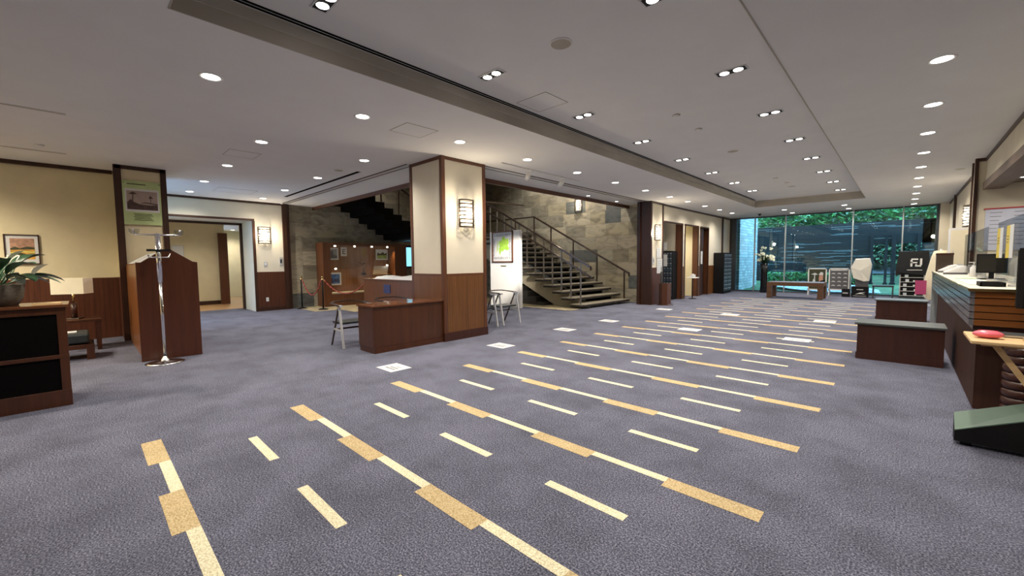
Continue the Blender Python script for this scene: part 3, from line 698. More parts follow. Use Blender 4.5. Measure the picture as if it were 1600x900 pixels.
# ================================================================== STAIRCASE
st = thing('staircase', 'open-riser staircase with stone treads climbing past the stone wall', 'staircase', (0,0,0))
NR, RISE, RUN = 13, .187, .36
YA, YB = 10.36, 13.1
for k in range(NR):
    xf = -6.95 - RUN*k; z = .14 + RISE*k
    mb = MB()
    a = [(xf+.10-.28,YA),(xf+.10-.28+.14,YA-.0),(xf+.02,YA+.12),(xf+.12,YB),(xf-.44,YB),(xf-.52,YA+.12)]
    a = [(xf-.44,YA),(xf-.08,YA),(xf+.0,YA+.14),(xf+.12,YB),(xf-.34,YB),(xf-.50,YA+.1)]
    mb.prism(a, 'z', z-.028, z, 0); mb.prism([(x-.015, y+(.02 if y<11 else 0)) for x, y in a], 'z', z-.085, z-.028, 1)
    mb.build('tread', ['tread','tread_dark'], st)
def stepz(k): return .14+RISE*k
mb = MB()
for y0, y1, m_ in ((10.78, 10.86, 0), (12.7, 12.78, 1)):  # dark rear plate stands in for shade under the treads
    pts = []
    for k in range(NR): xf = -7.02-RUN*k; pts += [(xf, stepz(k)-.09-(RISE if k else 0)), (xf, stepz(k)-.09)]
    pts[0] = (-7.02, 0.0)
    pts.append((-7.02-RUN*NR, stepz(NR-1)-.09))
    pts.append((-7.02-RUN*NR, stepz(NR-1)-.75)); pts.append((-8.3, 0.0))
    mb.prism(pts, 'y', y0, y1, m_)
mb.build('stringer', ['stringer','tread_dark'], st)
mb = MB(); mb.box(-14.6,-11.5,YA,13.3,2.30,2.56,0); mb.box(-14.6,-12.7,8.45,YA,2.30,2.56,0); mb.build('landing', ['tread_dark'], st)
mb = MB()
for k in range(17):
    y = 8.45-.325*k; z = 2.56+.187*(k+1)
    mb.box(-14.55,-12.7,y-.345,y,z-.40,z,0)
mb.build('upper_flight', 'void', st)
mb = MB()   # dark steps shaped like the shadow the treads cast
for k in range(5): mb.box(-8.55-.36*(k+1),-8.55-.36*k,10.5,12.6,0,.10+.17*k)
mb.build('stair_shadow_steps', 'tread_dark', st)
def rail_path(y, x0, z0, x1, dz=0):
    return (x0, y, z0+dz), (x1, y, z0+dz+.5205*(x0-x1))
mb = MB(); a, b = rail_path(10.45, -6.72, 1.27, -11.4); mb.bar(a, b, .05, .06); mb.bar((a[0],a[1],a[2]-.09),(a[0],a[1],a[2]+.02), .05,.05)
mb.bar(b,(-11.6,12.9,b[2]+.1),.05,.05)
mb.build('handrail', 'rail', st)
mb = MB(); a, b = rail_path(10.45, -6.68, .96, -11.4); mb.bar(a, b, .04, .05); mb.build('lower_rail', 'rail', st)
for k in range(12):
    x = -7.08 - RUN*k; z = stepz(k)
    o = MB().box(x-.018,x+.018,10.43,10.47,z,1.27+.5205*(-6.72-x)).build('baluster', 'baluster', st)
mb = MB(); a = (-6.85,13.05,1.02); b = (-11.14,13.05,3.30); mb.bar(a,b,.05,.06); mb.bar((a[0],a[1],a[2]-.1),(a[0],a[1],a[2]+.02),.05,.05); mb.bar(b,(-14.3,13.05,3.32),.05,.05); mb.build('handrail', 'rail', st)
for x, z in ((-7.03,.14),(-8.13,.70),(-9.18,1.26),(-10.26,1.82),(-11.14,2.28),(-12.2,2.56),(-13.3,2.56)):
    MB().box(x-.02,x+.02,13.03,13.07,z,min(1.0+.532*(-6.87-x),3.3)).build('rail_post', 'rail', st)
mb = MB(); mb.bar((-11.6,10.45,3.55),(-12.68,10.45,3.6),.05,.05); mb.bar((-12.68,10.45,3.6),(-12.68,8.4,3.65),.05,.05); mb.bar((-12.68,8.4,3.65),(-12.68,4.9,5.7),.05,.05)
for k in range(6): mb.box(-12.7,-12.66,8.3-.65*k,8.34-.65*k,2.75+.374*k,3.7+.374*k)
mb.build('upper_rail', 'rail', st)

# ================================================================== MAP PARTITION
pt = thing('display_partition', 'tall white freestanding panel lit by spotlights before the staircase', 'display panel', (0,0,0))
mb = MB(); mb.box(-9.95,-8.62,9.4,9.52,0,2.44); mb.build('panel', 'white', pt, bevel=.01); MB().box(-9.0-.45,-9.0-.2,9.388,9.4,1.31,1.345).build('caption_plate', 'brass', pt)
pc = thing('framed_map', 'framed green course map with small figures hanging on the white panel', 'picture', (-9.36,9.4,1.94))
mb = MB(); w, h = .47, .50
for x0,x1,z0,z1 in ((-w,w,h-.04,h),(-w,w,-h,-h+.04),(-w,-w+.04,-h,h),(w-.04,w,-h,h)): mb.box(x0,x1,-.035,0,z0,z1)
mb.build('frame', 'trim_red', pc)
mb = MB(); mb.box(-w+.04,w-.04,-.012,0,-h+.04,h-.04,0)
blob = [(.36,.2),(.30,.42),(.36,.5),(.30,.62),(.38,.74),(.46,.70),(.50,.84),(.60,.86),(.66,.76),(.80,.78),(.84,.62),(.78,.55),(.86,.42),(.74,.36),(.62,.42),(.52,.34),(.44,.36)]
sh = [(blob,1), ([(.2,.32),(.24,.7),(.27,.72),(.26,.4)],1)]
random.seed(11)
for k in range(36):
    if k < 12: x, y = .08+k*.075, .90
    elif k < 20: x, y = .07, .12+(k-12)*.09
    elif k < 28: x, y = .92, .12+(k-20)*.09
    else: x, y = .2+(k-28)*.085, .12
    dx, dy = random.uniform(-.02,.02), random.uniform(.02,.05); sh.append(([(x-.012,y-dy),(x+.012,y-dy),(x+dx+.018,y+dy),(x+dx-.008,y+dy)],2))
flat(mb, (-w+.04,-.0125,-h+.04), (2*w-.08,0,0), (0,0,2*h-.08), sh, (0,-1,0)); mb.build('map_print', ['paper_white','lime','ink'], pc)

# ================================================================== COUNTER, CHAIRS
ct = thing('low_counter', 'low reddish wood counter box built against the big column', 'counter', (0,0,0))
MB().box(-6.58,-6.08,3.16,4.525,.09,.745).build('body', 'wood_red', ct, bevel=.004); MB().box(-6.56,-6.07,3.17,4.525,0,.09).build('kick_board', 'wood_red', ct)
MB().box(-6.60,-6.06,3.14,4.525,.745,.775).build('top', 'wood_red_top', ct, bevel=.004)

def make_chair(loc, label):
    # local: faces +x; width along y
    t = thing('armchair', label, 'chair', loc, 0, 'silver legged armchairs around the column counter')
    for sy in (-.28, .28):
        MB().bar((.30,sy,0),(.17,sy,.71),.028,.04).build('leg','silver',t); MB().bar((-.22,sy*.95,0),(.13,sy*.98,.70),.022,.028).build('leg','bronze',t)
        MB().bar((.24,sy,.30),(-.06,sy,.31),.02,.03).build('side_bar','silver',t)
    mb = MB(); prof = [(.24,-.28,.72),(.14,-.29,.735),(-.12,-.30,.75),(-.24,-.19,.77),(-.26,0,.775),(-.24,.19,.77),(-.12,.30,.75),(.14,.29,.735),(.24,.28,.72)]
    for a, b in zip(prof[:-1], prof[1:]): mb.bar(a,b,.05,.022, mi=0)
    mb.build('arm_rail','rail',t)
    mb = MB(); mb.box(.10,.26,-.305,-.255,.705,.74); mb.box(.10,.26,.255,.305,.705,.74); mb.build('arm_tip','silver',t)
    mb = MB(); mb.box(-.18,.20,-.26,.26,.40,.44); mb.build('seat','black_leather',t,bevel=.012)
    mb = MB(); mb.bar((-.05,-.27,.30),(-.05,.27,.30),.02,.03); mb.build('stretcher','rail',t)
    return t
ch = make_chair((-7.15,3.30,0), 'armchair with silver legs standing at the open end of the low counter')
dup(ch, (-7.22,4.18,0), label='armchair behind the low counter with only its arms showing')
dup(ch, (-6.86,6.12,0), label='armchair mostly hidden right behind the big column')
dup(ch, (-6.86,6.87,0), label='armchair past the column in front of the white map panel')

# ================================================================== KIOSK + chrome stand
kk = thing('reading_stand', 'tall reddish wood reading stand with gabled end panel and sloping top', 'reading stand', (0,0,0))
g = [(.56,0),(1.30,0),(1.30,1.50),(1.24,1.51),(.98,1.695),(.88,1.695),(.62,1.50),(.56,1.50)]
mb = MB(); mb.prism(g, 'x', -8.33, -8.25); mb.build('end_panel', 'wood_kiosk', kk, bevel=.004)
mb = MB(); mb.box(-10.8,-8.33,.60,1.26,0,1.44); mb.build('cabinet', 'wood_kiosk_lit', kk)
mb = MB(); mb.prism([(.60,1.44),(1.26,1.44),(1.26,1.47),(.95,1.67),(.91,1.67),(.60,1.47)], 'x', -10.8, -8.33); mb.build('sloping_top', 'wood_kiosk_lit', kk)
for k in range(2):
    x0 = -10.5+1.1*k
    mb = MB(); mb.prism([(.62,1.487),(.88,1.655),(.88,1.665),(.62,1.497)], 'x', x0, x0+.95)
    o = mb.build('newspaper', 'paper_white'); tag(o, ['folded newspaper on the reading stand slope nearer the pillar','folded newspaper on the reading stand slope nearer the gabled end'][k], 'newspaper', 'newspapers on the reading stand')
cs = thing('coat_stand', 'slim chrome pole stand on a round base before the reading stand', 'stand', (-7.95,.80,0))
MB().lathe((0,0,0), [(0,.0),(.23,0),(.235,.008),(.20,.018),(.06,.03),(.04,.07),(.022,.10)], 32).build('base','chrome',cs)
MB().tube((0,0,.05),(0,0,1.45),.02,n=16).build('pole','chrome',cs); MB().tube((0,0,1.2),(0,0,1.92),.032,n=16).build('sleeve','chrome',cs)
mb = MB(); mb.tube((-.02,-.25,1.90),(.02,.25,1.90),.012)
for sy in (-.25,.25):
    mb.tube((0,sy,1.90),(0,sy*1.05,1.99),.01)
mb.build('cross_bar','chrome',cs)
for sy in (-.25,.25): MB().lathe((0,sy,1.905), [(0,0),(.04,.005),(.055,.03),(.06,.07),(.05,.07)], 16).build('clear_cup','acrylic',cs)
MB().box(-.05,.05,-.13,.14,1.66,1.69).build('clip','black',cs)
mb = MB(); mb.path([(.05,-.12,1.60),(.1,-.12,1.57),(.1,.10,1.57),(.05,.12,1.62)],.01); mb.build('hook_ring','chrome',cs)

# ================================================================== LOUNGE
cb = thing('shelf_cabinet', 'low reddish wood cabinet with two black cloth panels', 'cabinet', (0,0,0))
mb = MB(); mb.box(-6.85,-6.28,-2.2,-.13,0,1.05)
mb = MB(); mb.box(-6.85,-6.30,-2.2,-.15,.02,1.0); mb.build('body','wood_red',cb)
mb = MB(); mb.box(-6.31,-6.28,-2.2,-.13,0,.17); mb.box(-6.31,-6.28,-2.2,-.13,.50,.54); mb.box(-6.31,-6.28,-2.2,-.13,.96,1.03); mb.box(-6.31,-6.282,-.20,-.132,.17,.96); mb.build('face_frame','wood_red',cb,bevel=.003)
MB().box(-6.302,-6.292,-2.2,-.20,.17,.50).build('cloth_panel','mesh_black',cb); MB().box(-6.302,-6.292,-2.2,-.20,.54,.96).build('cloth_panel','mesh_black',cb)
MB().box(-6.87,-6.26,-2.2,-.11,1.03,1.06).build('top','wood_red_top',cb,bevel=.004)
MB().box(-6.60,-6.30,-.36,-.16,1.06,1.075).build('x','light_wood')
bpy.data.objects['x'].name = 'wooden_tray'; tag(bpy.data.objects['wooden_tray'], 'thin pale wooden tray beside the peace lily pot', 'tray')
pl = thing('peace_lily', 'potted peace lily with broad leaves and white flowers on the cabinet', 'plant', (-6.56,-.62,1.06))
MB().lathe((0,0,0), [(.0,0),(.16,0),(.20,.08),(.215,.21),(.20,.22),(.18,.19),(0,.18)], 24).build('pot','pot',pl)
def leaf_mesh(mb, base, az, el, L, wd, droop=.5, mi=0):
    base = Vector(base); n = 8; pts = []
    d = Vector((math.cos(az), math.sin(az), 0)); sd = Vector((-math.sin(az), math.cos(az), 0)); p = base.copy(); e = el
    rows = []
    for i in range(n+1):
        t = i/n; w = wd*math.sin(PI*min(1,t*.96+.04))**.8*(1 if t<1 else 0)
        up = Vector((0,0,1))*math.cos(e) - d*math.sin(e)
        rows.append((p - sd*w + up*w*.35, p, p + sd*w + up*w*.35))
        p = p + (d*math.cos(e)+Vector((0,0,1))*math.sin(e))*(L/n); e -= droop/n
    vs = [v for r in rows for v in r]; fs = []
    for i in range(n): fs += [(3*i,3*i+1,3*i+4,3*i+3),(3*i+1,3*i+2,3*i+5,3*i+4)]
    mb.add(vs, fs, mi, True)
random.seed(5)
for k in range(24):
    az = 2*PI*k/24 + random.uniform(-.25,.25); el = random.uniform(.15,1.1)
    b = Vector((math.cos(az)*.06, math.sin(az)*.06, .18)); tip = b + Vector((math.cos(az)*.10, math.sin(az)*.10, .12*el+.05))
    mb = MB(); mb.tube(b, tip, .006, .005, 6); leaf_mesh(mb, tip, az, el, random.uniform(.24,.36), random.uniform(.055,.08), 1.1)
    mb.build('leaf', 'leaf_pale' if k % 6 == 5 else 'leaf', pl)
for az, h, r_ in ((1.4,.44,.12),(2.6,.40,.20),(1.2,.30,.30),(-2,.5,.1)):
    mb = MB(); b = Vector((0,0,.18)); tip = Vector((math.cos(az)*r_, math.sin(az)*r_, h)); mb.tube(b, tip, .006, .005, 6, 0)
    leaf_mesh(mb, tip, az, 1.0, .17, .06, .5, 1); mb.tube(tip, tip+Vector((0,0,.07)), .010, .007, 8, 1); mb.build('flower', ['leaf','spathe'], pl)
# side table, lamp, armchair near the wall
tb = thing('side_table', 'low dark wood side table carrying the square shaded lamp', 'table', (-10.4,-.10,0))
MB().box(-.30,.30,-.28,.30,.50,.54).build('top','wood_red',tb,bevel=.004)
for sx in (-.26,.26):
    for sy in (-.24,.26): MB().box(sx-.03,sx+.03,sy-.03,sy+.03,0,.50).build('leg','wood_red',tb)
lp = thing('table_lamp', 'table lamp with wide rectangular cream shade on the side table', 'lamp', (-10.4,-.12,.54), -.42)
MB().box(-.10,.10,-.10,.10,0,.02).build('base','bronze',lp,bevel=.004); MB().tube((0,0,.02),(0,0,.28),.04,.04,16).build('stem','wood_dark',lp); MB().tube((0,0,.28),(0,0,.44),.012).build('neck','brass',lp)
mb = MB(); a, b_, c_ = .15, .21, .27
for s in (1,): mb.add([(-a,-b_,.44),(a,-b_,.44),(a,b_,.44),(-a,b_,.44),(-a,-b_,.44+c_),(a,-b_,.44+c_),(a,b_,.44+c_),(-a,b_,.44+c_)], [(0,1,5,4),(1,2,6,5),(2,3,7,6),(3,0,4,7)])
o = mb.build('lamp_shade','lamp_shade',lp); so = o.modifiers.new('thick','SOLIDIFY'); so.thickness = .006
ac = thing('lounge_chair', 'low lounge chair with black cushion and chunky reddish wood frame', 'chair', (-9.45,-.12,0))
MB().box(-.30,.30,-.62,.16,.26,.41).build('cushion','black_leather',ac,bevel=.03)
mb = MB(); mb.box(-.30,.30,-.62,.18,.17,.24); mb.build('seat_frame','wood_red',ac,bevel=.004)
for sx in (-.27,.27):
    for sy in (-.6,.16): MB().box(sx-.035,sx+.035,sy-.045,sy+.045,0,.24).build('leg','wood_red',ac)
o = MB().box(-9.55,-9.35,-.38,-.10,.411,.422).build('magazine','paper_white'); tag(o,'thin white magazine lying on the black chair cushion','magazine')
ar = thing('framed_painting', 'small framed painting of an orange field under dusk sky', 'picture', (-11.66,-.72,1.77))
mb = MB(); w, h = .21, .27
for y0,y1,z0,z1 in ((-w,w,h-.015,h),(-w,w,-h,-h+.015),(-w,-w+.015,-h,h),(w-.015,w,-h,h)): mb.box(0,.03,y0,y1,z0,z1)
mb.build('frame','trim',ar)
mb = MB(); mb.box(0,.012,-w+.015,w-.015,-h+.015,h-.015,0)
flat(mb,(.0125,-w+.07,-h+.09),(0,2*w-.13,0),(0,0,2*h-.16),[(rc(0,0,1,1),1),(rc(0,0,1,.55),2),([(0,.52),(.2,.60),(.4,.53),(.7,.62),(1,.56),(1,.48),(0,.45)],3),([(0,.33),(.5,.40),(1,.36),(1,.30),(.6,.34),(0,.28)],4),([(0,.28),(.4,.31),(.7,.24),(.5,.2),(.2,.2),(0,.14)],3)],(1,0,0))
mb.build('painting',['paper_white','dusk_sky','orange_field','dark_green','yellow_trim'],ar)
ps = thing('green_poster', 'pale green poster with sepia landscape photo hanging on the lounge pillar', 'poster', (-10.83,.90,2.67))
MB().box(0,.008,-.28,.28,-.42,.42).build('sheet','poster_green',ps)
mb = MB(); mb.box(.008,.010,-.25,.25,-.17,.27,0)
flat(mb,(.0105,-.225,-.13),(0,.45,0),(0,0,.36),[(rc(0,0,1,1),1),([(0,0),(1,0),(1,.30),(.7,.26),(.4,.30),(.2,.42),(.12,.55),(0,.36)],2),([(.40,.34),(.6,.42),(1,.36),(1,.30),(.6,.36)],2),([(.05,.82),(.2,.95),(.34,.84),(.2,.8)],2),([(.16,.4),(.2,.4),(.22,.9),(.19,.9)],2),([(.7,.62),(.76,.80),(.86,.64)],2),([(.76,.4),(.78,.4),(.78,.7),(.76,.7)],2)],(1,0,0))
mb.build('photo_print',['paper_white','sepia','sepia_dark'],ps)
mb = MB(); flat(mb,(.0085,-.25,-.42),(0,.5,0),(0,0,.84),[(rc(.08,.915,.62,.935),0)]+[(rc(.22+.03*(k%2),.10+.035*k,.80-.04*(k%3),.113+.035*k),0) for k in range(5)],(1,0,0)); mb.build('print_lines','dark_green',ps)
mb = MB(); [mb.ball((.012,y,.38),.008,8,6) for y in (-.26,.26)]; mb.build('hanging_pins','black',ps)
o = thing('framed_notice', 'small framed notice on the corridor wall', 'picture', (-18.4,2.37,1.9))
MB().box(0,.02,-.17,.17,-.25,.25).build('frame','fascia_light',o); MB().box(.02,.022,-.15,.15,-.23,.23).build('sheet','paper_white',o)
sw = thing('light_switch', 'small metal light switch under the back wall sconce', 'switch', (-14.4,3.98,1.46)); MB().box(0,.012,-.05,.05,-.07,.07).build('plate','silver',sw); MB().box(.012,.018,-.02,.02,-.03,.03).build('button','white',sw)
sw = thing('intercom', 'narrow dark control panel at the edge of the stone hall', 'panel', (-14.4,4.42,1.55)); MB().box(0,.015,-.045,.045,-.13,.13).build('plate','silver',sw); MB().box(.015,.02,-.02,.02,-.06,.06).build('slot','black',sw)
sw = thing('power_outlet', 'white power outlet low on the back wall wainscot', 'outlet', (-14.38,3.98,.36)); MB().box(0,.012,-.035,.035,-.06,.06).build('plate','white',sw); MB().box(.012,.014,-.015,.015,-.03,.03).build('socket','fascia_light',sw)

# ================================================================== STAIR HALL: rope, case, model
def stanchion(x, y, label):
    t = thing('rope_stanchion', label, 'stanchion', (x,y,0), group='rope stanchions before the stone wall')
    MB().lathe((0,0,0), [(0,.0),(.15,0),(.155,.012),(.12,.03),(.03,.05)], 24).build('base','black',t); MB().tube((0,0,.03),(0,0,.93),.022,n=14).build('post','black',t)
    MB().lathe((0,0,.93), [(.022,0),(.04,.01),(.04,.04),(.022,.05),(.022,.07)], 16).build('collar','brass',t); MB().ball((0,0,1.03),.035,14,8).build('knob','brass',t)
P1, P2 = (-14.2,4.93), (-13.3,5.25)
stanchion(*P1, 'rope stanchion nearer the back wall pillar'); stanchion(*P2, 'rope stanchion nearer the glowing display case')
def rope(a, b, sag, label):
    pts = []; a, b = Vector(a), Vector(b)
    for i in range(15):
        t = i/14; p = a.lerp(b, t); p.z -= sag*4*t*(1-t); pts.append(p)
    mb = MB(); mb.path(pts, .018, 8, 0); o = thing('barrier_rope', label, 'rope', (0,0,0), group='red barrier ropes'); mb.build('rope','red_rope',o)
    mb = MB(); mb.tube(a, a.lerp(b,.04)-Vector((0,0,.03)), .014); mb.tube(b, b.lerp(a,.04)-Vector((0,0,.03)), .014); mb.build('hook','brass',o)
rope((P1[0]+.05,P1[1]+.018,.955),(P2[0]-.05,P2[1]-.018,.955),.50,'short sagging red rope between the two stanchions')
rope((P2[0]+.05,P2[1]+.02,.955),(-11.85,6.0,.93),.42,'longer red rope sagging from the stanchion towards the model plinth')

dc = thing('display_case', 'large lit wooden showcase against the stone wall with pictures inside', 'display case', (0,0,0))
cx0, cx1 = -14.58, -14.0
mb = MB(); mb.box(cx0,cx1,5.58,5.83,0,2.17); mb.box(cx0,cx1,8.25,8.75,0,2.17); mb.box(cx0,cx1,5.83,8.25,2.08,2.17); mb.build('carcass','wood_case',dc)
MB().box(cx0,cx1,5.83,8.25,0,.42).build('lower_cabinet','wood_case',dc); MB().box(cx0,cx0+.03,5.83,8.25,.42,2.08).build('back_panel','case_back',dc)
MB().box(cx0,cx1+.01,5.83,8.25,.42,.46).build('ledge','stringer',dc); MB().box(cx0+.03,cx1-.1,5.83,6.7,1.28,1.31).build('shelf','case_glass',dc); MB().box(cx0+.03,cx1-.1,6.7,8.25,1.0,1.03).build('shelf','case_glass',dc)
MB().box(cx1-.02,cx1-.012,5.83,8.25,.46,2.08).build('glass_front','case_glass',dc)
for i, (y, z) in enumerate(((6.05,2.04),(6.75,2.04),(7.4,2.04),(8.03,2.04),(6.05,1.26),(8.0,1.36))):
    o = MB().lathe((cx1-.15,y,z), [(.03,.04),(.035,0),(0,-.001)], 14).build('case_lamp','lens_small',dc)
    l = add_light('lamp_bulb', dc, 'SPOT', 34 if i < 4 else 14, (cx1-.15,y,z-.02), color=(1,.78,.5), size=.02, spot=120, blend=.7, rot=(0,math.radians(-25),0))
def case_pic(y, z, w, h, shapes, mats, label, x=-14.5):
    t = thing('framed_photo', label, 'picture', (x,y,z), group='pictures in the display case')
    MB().box(0,.015,-w/2,w/2,-h/2,h/2).build('mount','paper_white',t)
    mb = MB(); mb.box(.015,.017,-w/2+.05,w/2-.05,-h/2+.05,h/2-.05,0); flat(mb,(.0175,-w/2+.05,-h/2+.05),(0,w-.1,0),(0,0,h-.1),shapes,(1,0,0)); mb.build('print',mats,t)
case_pic(6.08,1.80,.46,.42,[([(0,0),(1,0),(1,.3),(0,.4)],1),([(.3,.3),(.4,.8),(.6,.8),(.7,.3)],1),([(0,.5),(.2,.9),(.25,.5)],1)],['grey_print','ink'],'grey landscape photo in the upper corner of the showcase')
case_pic(7.98,1.78,.5,.40,[(rc(0,0,1,.5),1),([(0,.5),(.1,.8),(.3,.6),(.6,.85),(.8,.6),(1,.8),(1,.45),(0,.4)],2)],['sky_print','grass_print','dark_green'],'green landscape photo in the upper showcase near the column')
case_pic(6.12,.92,.52,.44,[(rc(.1,.1,.4,.6),1),(rc(.5,.2,.9,.5),1)],['blue_print','navy'],'deep blue picture low in the showcase')
t = thing('white_letter_plaque', 'pale plaque with a dark letter shape at the top of the showcase', 'plaque', (-14.54,6.52,1.88))
MB().box(0,.02,-.11,.11,-.16,.16).build('plate','paper_white',t); mb = MB(); mb.box(.02,.024,-.05,-.02,-.09,.09); mb.box(.02,.024,-.02,.07,.06,.09); mb.box(.02,.024,-.02,.05,-.015,.015); mb.box(.02,.024,-.02,.07,-.09,-.06); mb.build('letter','bronze',t)
t = thing('open_book_display', 'open pale book propped on a stand inside the showcase', 'book', (-14.35,7.82,1.046))
mb = MB(); mb.prism([(0,0),(.10,.30),(.115,.30),(.02,0)],'y',-.30,0,0); mb.prism([(0,0),(.10,.30),(.115,.30),(.02,0)],'y',.0,.28,0); mb.build('pages','paper_white',t); mb=MB(); mb.box(-.06,.16,-.32,.30,-.012,0); mb.build('support','light_wood',t)
t = thing('trophy_group', 'slender bronze figurine trophy standing on the showcase shelf', 'trophy', (-14.35,7.15,1.035))
MB().box(-.06,.06,-.06,.06,0,.08).build('plinth','black',t); mb=MB(); mb.tube((0,0,.08),(0,.02,.35),.03,.02); mb.ball((0,.02,.42),.04,10,8); mb.tube((0,.02,.33),(0,-.15,.48),.012); mb.tube((0,-.15,.48),(0,-.32,.56),.006); mb.build('figure','bronze',t)
t = thing('wall_screen', 'bright blue lit screen beyond the showcase beside the column', 'screen', (-14.58,9.05,1.7)); MB().box(0,.06,-.25,.35,-.45,.45).build('casing','black',t); MB().box(.06,.064,-.2,.3,-.38,.38).build('display','screen_blue',t)
mp = thing('model_plinth', 'reddish wood plinth with a small navy plate near the stair hall', 'plinth', (0,0,0))
MB().box(-11.75,-8.6,5.85,6.9,0,.98).build('body','wood_case',mp,bevel=.004); MB().box(-11.78,-8.57,5.82,6.93,.98,1.0).build('top','wood_case',mp); MB().box(-10.55,-10.2,5.835,5.85,.62,.86).build('info_plate','navy',mp)
mb = MB(); nx, ny = 40, 14; vs = []
for i in range(nx+1):
    for j in range(ny+1):
        x = -11.3+2.6*i/nx; y = 5.95+.85*j/ny; e = min(i,nx-i,j,ny-j)
        vs.append((x,y,1.0+(0 if e==0 else .05+.035*math.sin(x*5)*math.cos(y*7)+random.uniform(0,.02))))
mb.add(vs,[(i*(ny+1)+j,(i+1)*(ny+1)+j,(i+1)*(ny+1)+j+1,i*(ny+1)+j+1) for i in range(nx) for j in range(ny)],0,True)
o = mb.build('terrain_model','white'); tag(o,'white relief landscape model lying on the wooden plinth','model')

# ================================================================== FLOOR SHEETS
fs = [(-5.08,2.93,'white floor sheet nearest the low counter'),(-5.02,4.97,'white floor sheet beside the big column'),(-5.18,7.05,'white floor sheet, third along the column side of the stripes'),(-5.12,8.76,'white floor sheet, fourth along the column side of the stripes'),(-5.1,11.9,'white floor sheet farthest along the column side of the stripes'),(-3.19,8.73,'white floor sheet lying in the middle of the stripes'),(-3.28,11.82,'white floor sheet in the middle of the stripes farther off'),(-1.34,8.82,'white floor sheet on the stripes near the dark bag counter'),(-1.27,11.82,'white floor sheet on the stripes near the farther bag counter')]
f0 = None
for x, y, lb in fs:
    if f0 is None:
        f0 = thing('floor_sheet', lb, 'floor sign', (x,y,0), group='white printed floor sheets')
        MB().box(-.20,.20,-.16,.16,.0005,.004).build('sheet','paper_white',f0)
        mb = MB(); random.seed(2)
        for r_, (a, b) in enumerate(((-.11,.12),(-.08,.09))):
            x_ = a
            while x_ < b: w_ = random.uniform(.012,.03); mb.box(x_,x_+w_,-.075+.055*r_,-.045+.055*r_,.004,.0045); x_ += w_+.008
        mb.box(-.02,.10,.05,.062,.004,.0045); mb.build('printed_lines','ink',f0); f0.children[-1]['kind'] = 'stuff'
    else: dup(f0, (x,y,0), label=lb)

# ================================================================== BAG COUNTERS
def bag_counter(x0, x1, y0, y1, h, label):
    t = thing('bag_counter', label, 'low counter', (0,0,0), group='low dark bag counters')
    MB().box(x0+.02,x1,y0+.02,y1,.10,h-.03).build('body','wood_dark',t); MB().box(x0+.01,x1,y0+.01,y1,0,.10).build('kick_board','wood_dark',t)
    MB().box(x0-.01,x1+.02,y0-.01,y1+.01,h-.03,h).build('top','granite',t,bevel=.006)
bag_counter(-.47,.43,7.72,8.28,.53,'low dark wood bag counter with grey top, nearer the camera')
bag_counter(-.45,.42,12.85,13.45,.49,'low dark wood bag counter with grey top, farther toward the window')

# ================================================================== RECEPTION DESK
dk = thing('reception_desk', 'long reception counter with slatted wood fascia and pale top', 'reception desk', (0,0,0))
MB().box(.53,1.02,5.85,12.1,0,.84).build('base','desk_base',dk)
mb = MB()
for k in range(5): mb.box(.445,.475,5.5,12.1,.842+.0625*k,.842+.0625*k+.052,0)
mb.build('front_fascia','slat_front',dk)
mb = MB()
for k in range(5): mb.box(.475,1.06,5.495,5.53,.842+.0625*k,.842+.0625*k+.054,0)
mb.build('end_fascia','slat_wood',dk)
MB().box(.475,1.06,5.53,12.1,.80,1.14).build('under_box','wood_dark',dk)
mb = MB(); mb.box(.435,1.12,5.48,12.12,1.15,1.17,0); mb.build('top',['paper_pale'],dk,bevel=.003)
mb = MB(); mb.box(.43,.44,5.48,12.12,1.148,1.172); mb.box(.43,1.12,5.475,5.485,1.148,1.172); mb.build('edge_strip','brass',dk)
MB().box(.44,.60,11.98,12.12,.0,1.15).build('end_post','alu',dk)
mb = MB()
for k in range(10):
    z = .06+.075*k; mb.lathe((.80,5.68,z), [(.112,0),(.122,.01),(.126,.035),(.122,.06),(.112,.07)], 24)
mb.build('ribbed_leg','wood_dark',dk)
o = MB().box(.50,.70,6.3,8.0,1.171,1.174).build('x','paper_white'); o.name='desk_mat'; tag(o,'pale counter mat with green and yellow edge lines on the reception top','mat')
MB().box(.50,.70,8.0,8.10,1.171,1.176).build('edge_band','yellow_trim',o); MB().box(.50,.70,7.8,7.9,1.1745,1.176).build('green_line','green_trim',o)
o = thing('desk_tray', 'black oblong tray on the near end of the reception top', 'tray', (.60,6.05,1.172)); mb = MB(); mb.box(-.06,.10,-.12,.16,0,.006); mb.box(-.06,-.05,-.12,.16,0,.04); mb.box(.09,.10,-.12,.16,0,.04); mb.box(-.06,.10,-.12,-.11,0,.04); mb.box(-.06,.10,.15,.16,0,.04); mb.build('tray','black',o); MB().box(-.04,.08,-.09,.12,.0065,.010).build('liner','silver',o)
